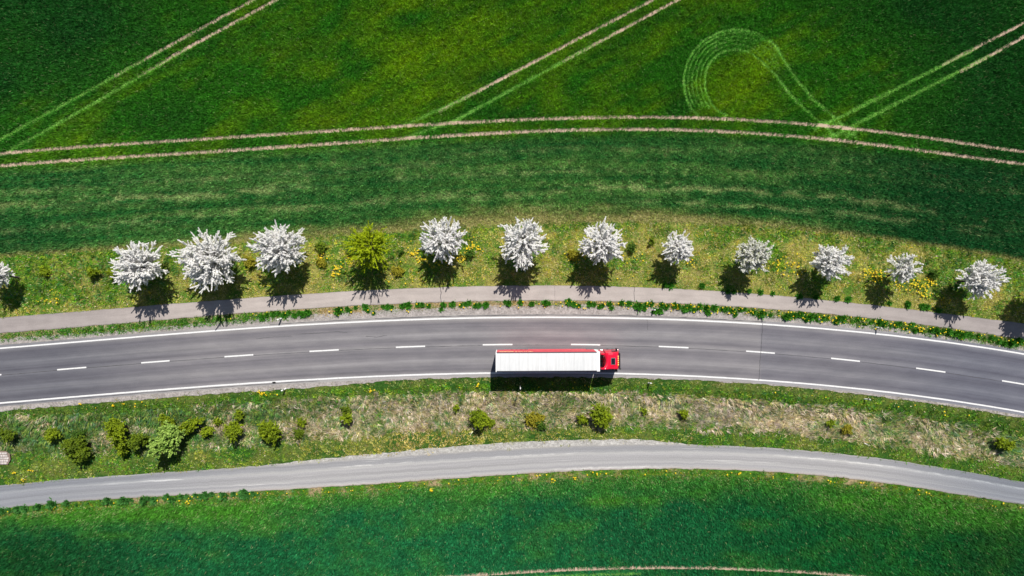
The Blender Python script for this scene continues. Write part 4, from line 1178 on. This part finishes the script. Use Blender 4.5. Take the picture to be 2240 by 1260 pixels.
# ------------------------------------------------------------------ the lorry
def build_truck():
    T = empty("truck", (-2.10, -9.72, 0.0), "red articulated lorry with long white roofed trailer driving right on the road", "truck", rz=R(0.28))
    Lr, hw = 13.62, 1.275
    # trailer box
    g = Geo(); g.box(.02, Lr - .02, -hw + .03, hw - .03, 1.10, 3.90)
    tr = g.build("trailer", M_white, T)
    # roof tarpaulin: shallow bows every 0.6 m
    xs = np.linspace(.06, Lr - .40, 160); ys = np.linspace(-1.155, 1.155, 13)
    gx, gy = np.meshgrid(xs, ys)
    zz = 3.985 + .022 * (1 - (gy / 1.155) ** 2) + .012 * np.abs(np.cos(np.pi * gx / .605)) ** 3 * (1 - (gy / 1.155) ** 4)
    nx = len(xs); i = (np.arange(len(ys) - 1)[:, None] * nx + np.arange(nx - 1)[None, :]).ravel()
    # skirt down to the box so that the roof is a closed lid
    v = np.c_[gx.ravel(), gy.ravel(), zz.ravel()]
    f = np.c_[i, i + 1, i + nx + 1, i + nx]
    rf = link("roof", np_mesh("roof", v, f, M_roof, smooth=True), tr)
    g = Geo(); g.box(.06, Lr - .40, -1.155, 1.155, 3.90, 3.975); g.build("roof_frame", M_white, tr)
    for s in (1, -1):
        g = Geo(); g.box(.07, Lr - .42, s * 1.215 - .058, s * 1.215 + .058, 3.88, 3.97, .015); g.build("roof_rail", M_rail, tr)
        # curtain with faint vertical buckle straps
        xs2 = np.linspace(.10, Lr - .40, 240); zs = np.linspace(1.08, 3.90, 9)
        cx, cz = np.meshgrid(xs2, zs)
        cy = s * (hw + .012 + .010 * np.sin(cx * 9.5) * np.sin((cz - 1.08) / 2.82 * np.pi))
        n2 = len(xs2); j = (np.arange(len(zs) - 1)[:, None] * n2 + np.arange(n2 - 1)[None, :]).ravel()
        ff = np.c_[j, j + 1, j + n2 + 1, j + n2] if s < 0 else np.c_[j + n2, j + n2 + 1, j + 1, j]
        link("side_curtain", np_mesh("side_curtain", np.c_[cx.ravel(), cy.ravel(), cz.ravel()], ff, M_curt, smooth=True), tr)
        g = Geo(); g.box(1.0, 4.2, s * hw - .03, s * hw + .02, .98, 1.10); g.box(4.3, 12.2, s * hw - .03, s * hw + .02, .45, 1.09, .01)
        g.box(1.0, 4.2, s * hw - .03, s * hw + .02, .90, .99); g.build("side_skirt", M_curt, T)
    # pale lettering high on the left curtain, too fine to read: short upright strokes
    g = Geo(); rr = random.Random(3)
    for a, b in ((.45, 2.35), (2.55, 2.75), (2.98, 3.50), (3.70, 3.86), (3.98, 4.12), (4.28, 4.86)):
        x = a
        while x < b:
            w = rr.uniform(.05, .09); g.box(x, min(x + w, b), hw + .026, hw + .034, 3.18, 3.62)
            if rr.random() < .6: g.box(x, min(x + w + .07, b), hw + .026, hw + .033, rr.choice((3.18, 3.36, 3.54)), rr.choice((3.26, 3.44, 3.62)) + .01)
            x += w + .07
    g.build("lettering", M_letter, tr)
    # white front wall and rear frame
    g = Geo(); g.box(Lr - .40, Lr, -hw - .01, hw + .01, 1.10, 4.03, .03); g.build("front_wall", M_white, tr)
    g = Geo(); g.box(-.03, .07, -hw - .02, -hw + .12, 1.0, 4.0); g.box(-.03, .07, hw - .12, hw + .02, 1.0, 4.0); g.box(-.03, .069, -hw + .12, hw - .12, 3.86, 4.0); g.build("rear_frame", M_white, tr)
    g = Geo(); g.box(-.02, .018, -1.14, -.01, 1.15, 3.84, .008); g.build("rear_door", M_white, tr)
    g = Geo(); g.box(-.02, .018, .01, 1.14, 1.15, 3.84, .008); g.build("rear_door", M_white, tr)
    for s in (1, -1):
        g = Geo(); g.box(-.10, -.02, s * .95 - .2, s * .95 + .2, .82, .96, .01); g.build("tail_light", M_lampr, T)
    # chassis
    g = Geo()
    for s in (1, -1): g.box(.2, 13.0, s * .5 - .06, s * .5 + .06, .86, 1.095); g.box(12.3, 15.9, s * .42 - .05, s * .42 + .05, .62, .85)
    for x in (.4, 2, 4, 6, 8, 10): g.box(x, x + .1, -1.2, 1.2, .98, 1.094)
    g.box(-.05, .08, -1.2, 1.2, .50, .66, .02)
    g.build("chassis", M_chassis, T)
    g = Geo(); g.cyl((12.2, 0, .93), 'z', .5, .10, 24); g.build("fifth_wheel", M_chassis, T)
    for s in (1, -1):
        g = Geo(); g.box(9.9, 10.05, s * .75 - .06, s * .75 + .06, .35, .97); g.box(9.82, 10.13, s * .75 - .12, s * .75 + .12, .28, .35); g.build("landing_leg", M_chassis, T)
        g = Geo(); g.cyl((13.6, s * 1.0, .68), 'x', .30, 1.1, 20, bev=.03); g.build("fuel_tank", M_steel, T)
    def wheel(x, s, w=.34, dual=False):
        g = Geo(); cyc = s * (1.25 - w / 2)
        g.cyl((x, cyc, .51), 'y', .51, w, 28, bev=.05)
        wl = g.build("wheel", M_tyre, T)
        g = Geo(); g.cyl((x, s * 1.235, .51), 'y', .27, .05, 20); g.cyl((x, s * 1.255, .51), 'y', .11, .08, 14); g.build("rim", M_steel, wl)
    for x in (2.4, 3.7, 5.0):
        for s in (1, -1): wheel(x, s, .38)
    for s in (1, -1):
        wheel(12.0, s, .60); wheel(15.55, s, .34)
        g = Geo()
        arc = [(12.0 + .62 * math.cos(R(a)), .51 + .62 * math.sin(R(a))) for a in range(20, 161, 14)] + [(12.0 + .58 * math.cos(R(a)), .51 + .58 * math.sin(R(a))) for a in range(160, 19, -14)]
        g.prism(arc, 'y', s * .65, s * 1.24); g.build("mudguard", M_black, T)
    # cab: side profile rings lofted across the width, narrower at the roof
    prof = [(14.46, .95), (14.46, 2.6), (14.47, 3.30), (14.55, 3.60), (14.80, 3.70), (15.45, 3.62), (15.95, 3.42), (16.22, 3.20), (16.40, 2.70), (16.52, 1.95), (16.56, 1.3), (16.56, .95)]
    def half(z):   # half width by height
        return 1.25 if z < 2.4 else 1.25 - .22 * ((z - 2.4) / 1.3) ** 1.6
    rings = []
    for t_ in (-1, -.96, -.82, -.4, 0, .4, .82, .96, 1):
        k = abs(t_); ring = []
        for x, z in prof:
            dx = .0 if x < 15 else -.20 * max(0, k - .4) ** 2
            dz = -.10 * max(0, k - .55) ** 2 * 4 if z > 3.1 else 0
            ring.append((x + dx, t_ * half(z), z + dz))
        rings.append(ring)
    g = Geo(); g.loft(rings); cab = g.build("cab", M_red, T)
    bv = cab.modifiers.new("edges", 'BEVEL'); bv.width = .035; bv.segments = 3; bv.limit_method = 'ANGLE'; bv.angle_limit = R(35)
    # roof: long pressed ribs and the dark hatch
    g = Geo()
    for y in (-.62, -.50, .50, .62): g.prism([(14.95, 3.64), (15.00, 3.695), (15.55, 3.635), (15.62, 3.57)], 'y', y - .03, y + .03)
    g.build("roof_rib", M_red, cab)
    g = Geo(); g.prism([(15.14, 3.60), (15.14, 3.725), (15.72, 3.66), (15.72, 3.50)], 'y', -.44, .44); hatch = g.build("roof_hatch", M_steel, cab)
    g = Geo(); g.prism([(15.19, 3.66), (15.19, 3.745), (15.67, 3.69), (15.67, 3.60)], 'y', -.38, .38); g.build("hatch_glass", M_glass, cab)
    # air deflectors: curved wings that close the gap to the trailer
    for s in (1, -1):
        ol = [(13.78, 1.2), (13.76, 3.45), (13.90, 3.72), (14.34, 3.64), (14.34, 1.2)]
        rings = []
        for q, y in enumerate((1.03, 1.22)):
            rings.append([(x, s * (y - (.16 if z > 3.3 else 0)), z) for x, z in ol])
        g = Geo(); g.loft(rings); g.build("air_deflector", M_red, cab)
    # roof spoiler whose rear edge bows forward in the middle
    N_ = 14; a1, b1 = [], []
    for i in range(N_ + 1):
        y = -1.05 + 2.1 * i / N_
        rx = 14.50 - .62 * (abs(y) / 1.05) ** 2.2
        a1.append((rx, y, 3.70 - .04 * (y / 1.05) ** 2)); b1.append((14.95, y, 3.695 - .11 * (y / 1.05) ** 4))
    V = a1 + b1 + [(x, y, z - .12) for x, y, z in a1] + [(x, y, z - .12) for x, y, z in b1]
    n = N_ + 1; F = []
    for i in range(N_):
        F += [(i, n + i, n + i + 1, i + 1), (2*n + i + 1, 3*n + i + 1, 3*n + i, 2*n + i), (i + 1, 2*n + i + 1, 2*n + i, i), (n + i, 3*n + i, 3*n + i + 1, n + i + 1)]
    link("roof_spoiler", np_mesh("roof_spoiler", np.array(V), np.array(F), M_red, smooth=False), cab)
    for q, (y0, m_) in enumerate(((-.25, M_black), (0.0, M_lampr), (.25, M_black))):
        V, F, C = [], [], []
        tube(V, F, C, [(14.44, y0, 1.9), (14.25, y0 * 1.4, 1.55 - .1 * q), (13.95, y0 * 1.2, 1.5 - .1 * q), (13.64, y0 * .8, 1.9)], [.03] * 4, 8)
        link("air_hose", np_mesh("air_hose", np.array([tuple(v) for v in V]), np.array(F), m_, smooth=True), T)
    # glass, visor, lamps, grille
    g = Geo(); g.loft([[(16.30, -1.02, 3.02), (16.30, 1.02, 3.02), (16.36, 1.02, 3.03), (16.36, -1.02, 3.03)][::1], [(16.50, -1.12, 2.02), (16.50, 1.12, 2.02), (16.56, 1.12, 2.03), (16.56, -1.12, 2.03)]]); g.build("windscreen", M_glass, cab)
    g = Geo(); g.prism([(16.20, 3.20), (16.48, 3.10), (16.50, 3.02), (16.30, 3.06)], 'y', -.98, .98, .01); g.build("sun_visor", M_black, cab)
    for y in (-.55, -.28, 0, .28, .55):
        g = Geo(); g.box(16.10, 16.24, y - .10, y + .10, 3.21, 3.31, .02); g.build("roof_light", M_amber, cab)
    g = Geo(); g.box(16.55, 16.60, -.9, .9, 1.05, 1.85, .01)
    g.build("grille", M_black, cab)
    g = Geo(); g.box(16.20, 16.66, -1.24, 1.24, .38, .96, .05); g.build("bumper", M_red, T)
    for s in (1, -1):
        g = Geo(); g.box(16.60, 16.68, s * .95 - .2, s * .95 + .2, .62, .84, .02); g.build("headlight", M_lampw, T)
        g = Geo(); g.prism([(15.45, 2.05), (15.50, 2.78), (16.10, 2.74), (16.28, 2.05)], 'y', s * 1.252 - .012, s * 1.252 + .012); g.build("side_window", M_glass, cab)
        g = Geo(); g.box(16.02, 16.16, s * 1.26 + (0 if s > 0 else -.32), s * 1.26 + (.32 if s > 0 else 0), 2.05, 2.85, .04)
        g.box(16.05, 16.12, min(s * 1.1, s * 1.3), max(s * 1.1, s * 1.3), 2.78, 2.84)
        g.build("mirror", M_black, cab)
        g = Geo(); g.box(15.0, 16.1, s * 1.20 - .05, s * 1.20 + .05, .55, .94, .02); g.build("step", M_black, T)
        g = Geo(); g.box(14.2, 15.0, s * 1.17 - .06, s * 1.17 + .06, .45, 1.0, .03); g.build("side_panel", M_red, T)
    g = Geo(); g.box(16.34, 16.60, -1.20, -1.02, 2.88, 3.02, .03); g.build("mirror", M_black, cab)
    return T
build_truck()

# ------------------------------------------------------------------ roadside posts and odd things
M_postw = mat_plain("white_post_plastic", (.82, .82, .80), 0.5, 0.4, .04)
M_refl = mat_plain("post_reflector", (.75, .75, .70), 0.2, 0.6, .04)
def post(px, py, label, tilt=(0, 0)):
    t = empty("delineator_post", (float(X(px)), float(Y(py)), -.06), label, "roadside post", "white delineator posts along the road")
    t.rotation_euler = (tilt[0], tilt[1], random.uniform(-.3, .3))
    def sec(z, k=1.0): return [(.10 * k, -.06 * k, z), (.02, -.10 * k, z), (-.09 * k, -.05 * k, z), (-.09 * k, .05 * k, z), (.02, .10 * k, z), (.10 * k, .06 * k, z)]
    g = Geo(); g.loft([sec(0), sec(.66), ]); g.loft([sec(.86, .985), sec(.98, .97), [(x, y, z + .08 - x * .6) for x, y, z in sec(.98, .90)]]); g.build("body", M_postw, t)
    g = Geo(); g.loft([sec(.662, 1.03), sec(.858, 1.02)]); band = g.build("black_band", M_black, t)
    g = Geo(); g.box(.097, .111, -.025, .025, .68, .84); g.build("reflector", M_refl, t)
post(616, 696, "white delineator post among weeds above the left half of the road", (R(6), R(-9)))
post(1427, 678, "white delineator post in the weed strip right of the red cab", (R(-3), R(6)))
post(1916, 716, "white delineator post in grit above the right part of the road", (R(4), R(10)))
post(625, 850, "white delineator post in grass below the left half of the road", (R(5), R(-8)))
post(1418, 838, "white delineator post below the road just right of the truck shadow", (R(-6), R(9)))
post(1891, 873, "white delineator post in grass below the right part of the road", (R(-5), R(11)))
t = empty("marker_pole", (float(X(1137.6)), float(Y(840.5)), -.06), "tall thin white pole rising out of the truck's shadow", "pole")
g = Geo(); g.cyl((0, 0, 1.25), 'z', .05, 2.5, 10); g.build("pole", M_steel, t)
g = Geo(); g.cyl((0, 0, 3.0), 'z', .075, 1.0, 12, .06); g.build("white_top", M_postw, t)

# worn scrap on the lower edge line
g = Geo()
g.prism([(-.26, -.05), (-.12, -.11), (.10, -.12), (.27, -.04), (.22, .08), (.02, .12), (-.20, .09)], 'z', .006, .07, .015)
o = g.build("rubber_scrap", M_tyre)
o.location = (float(X(599.5)), float(Y(836.5)), 0)
tag(o, "dark scrap of rubber lying on the lower white edge line", "scrap")

# pale stones laid in rows at the left edge
t = empty("stone_paving", (float(X(4)), float(Y(1003)), -.08), "patch of pale paving stones in the grass at the left edge", "paving")
M_stone = mat_plain("pale_stone", (.44, .40, .38), 0.9, 0.2, .25, 2.0)
M_bed = mat_plain("paving_bed", (.22, .17, .14), 0.95, 0.1, .2, 2.0)
g = Geo(); g.prism([(-1.6, -.9), (.8, -.85), (1.15, -.2), (1.05, .6), (.5, 1.0), (-1.6, 1.0)], 'z', .0, .06); g.build("bed", M_bed, t)
for r_ in range(5):
    g = Geo(); x = -1.5 + random.uniform(0, .15)
    while x < .72 - .1 * abs(r_ - 2):
        w = random.uniform(.22, .42)
        g.box(x, x + w, -.78 + r_ * .34, -.52 + r_ * .34, .055, .12 + random.uniform(0, .03), .02); x += w + .04
    g.build("stone_row", M_stone, t)
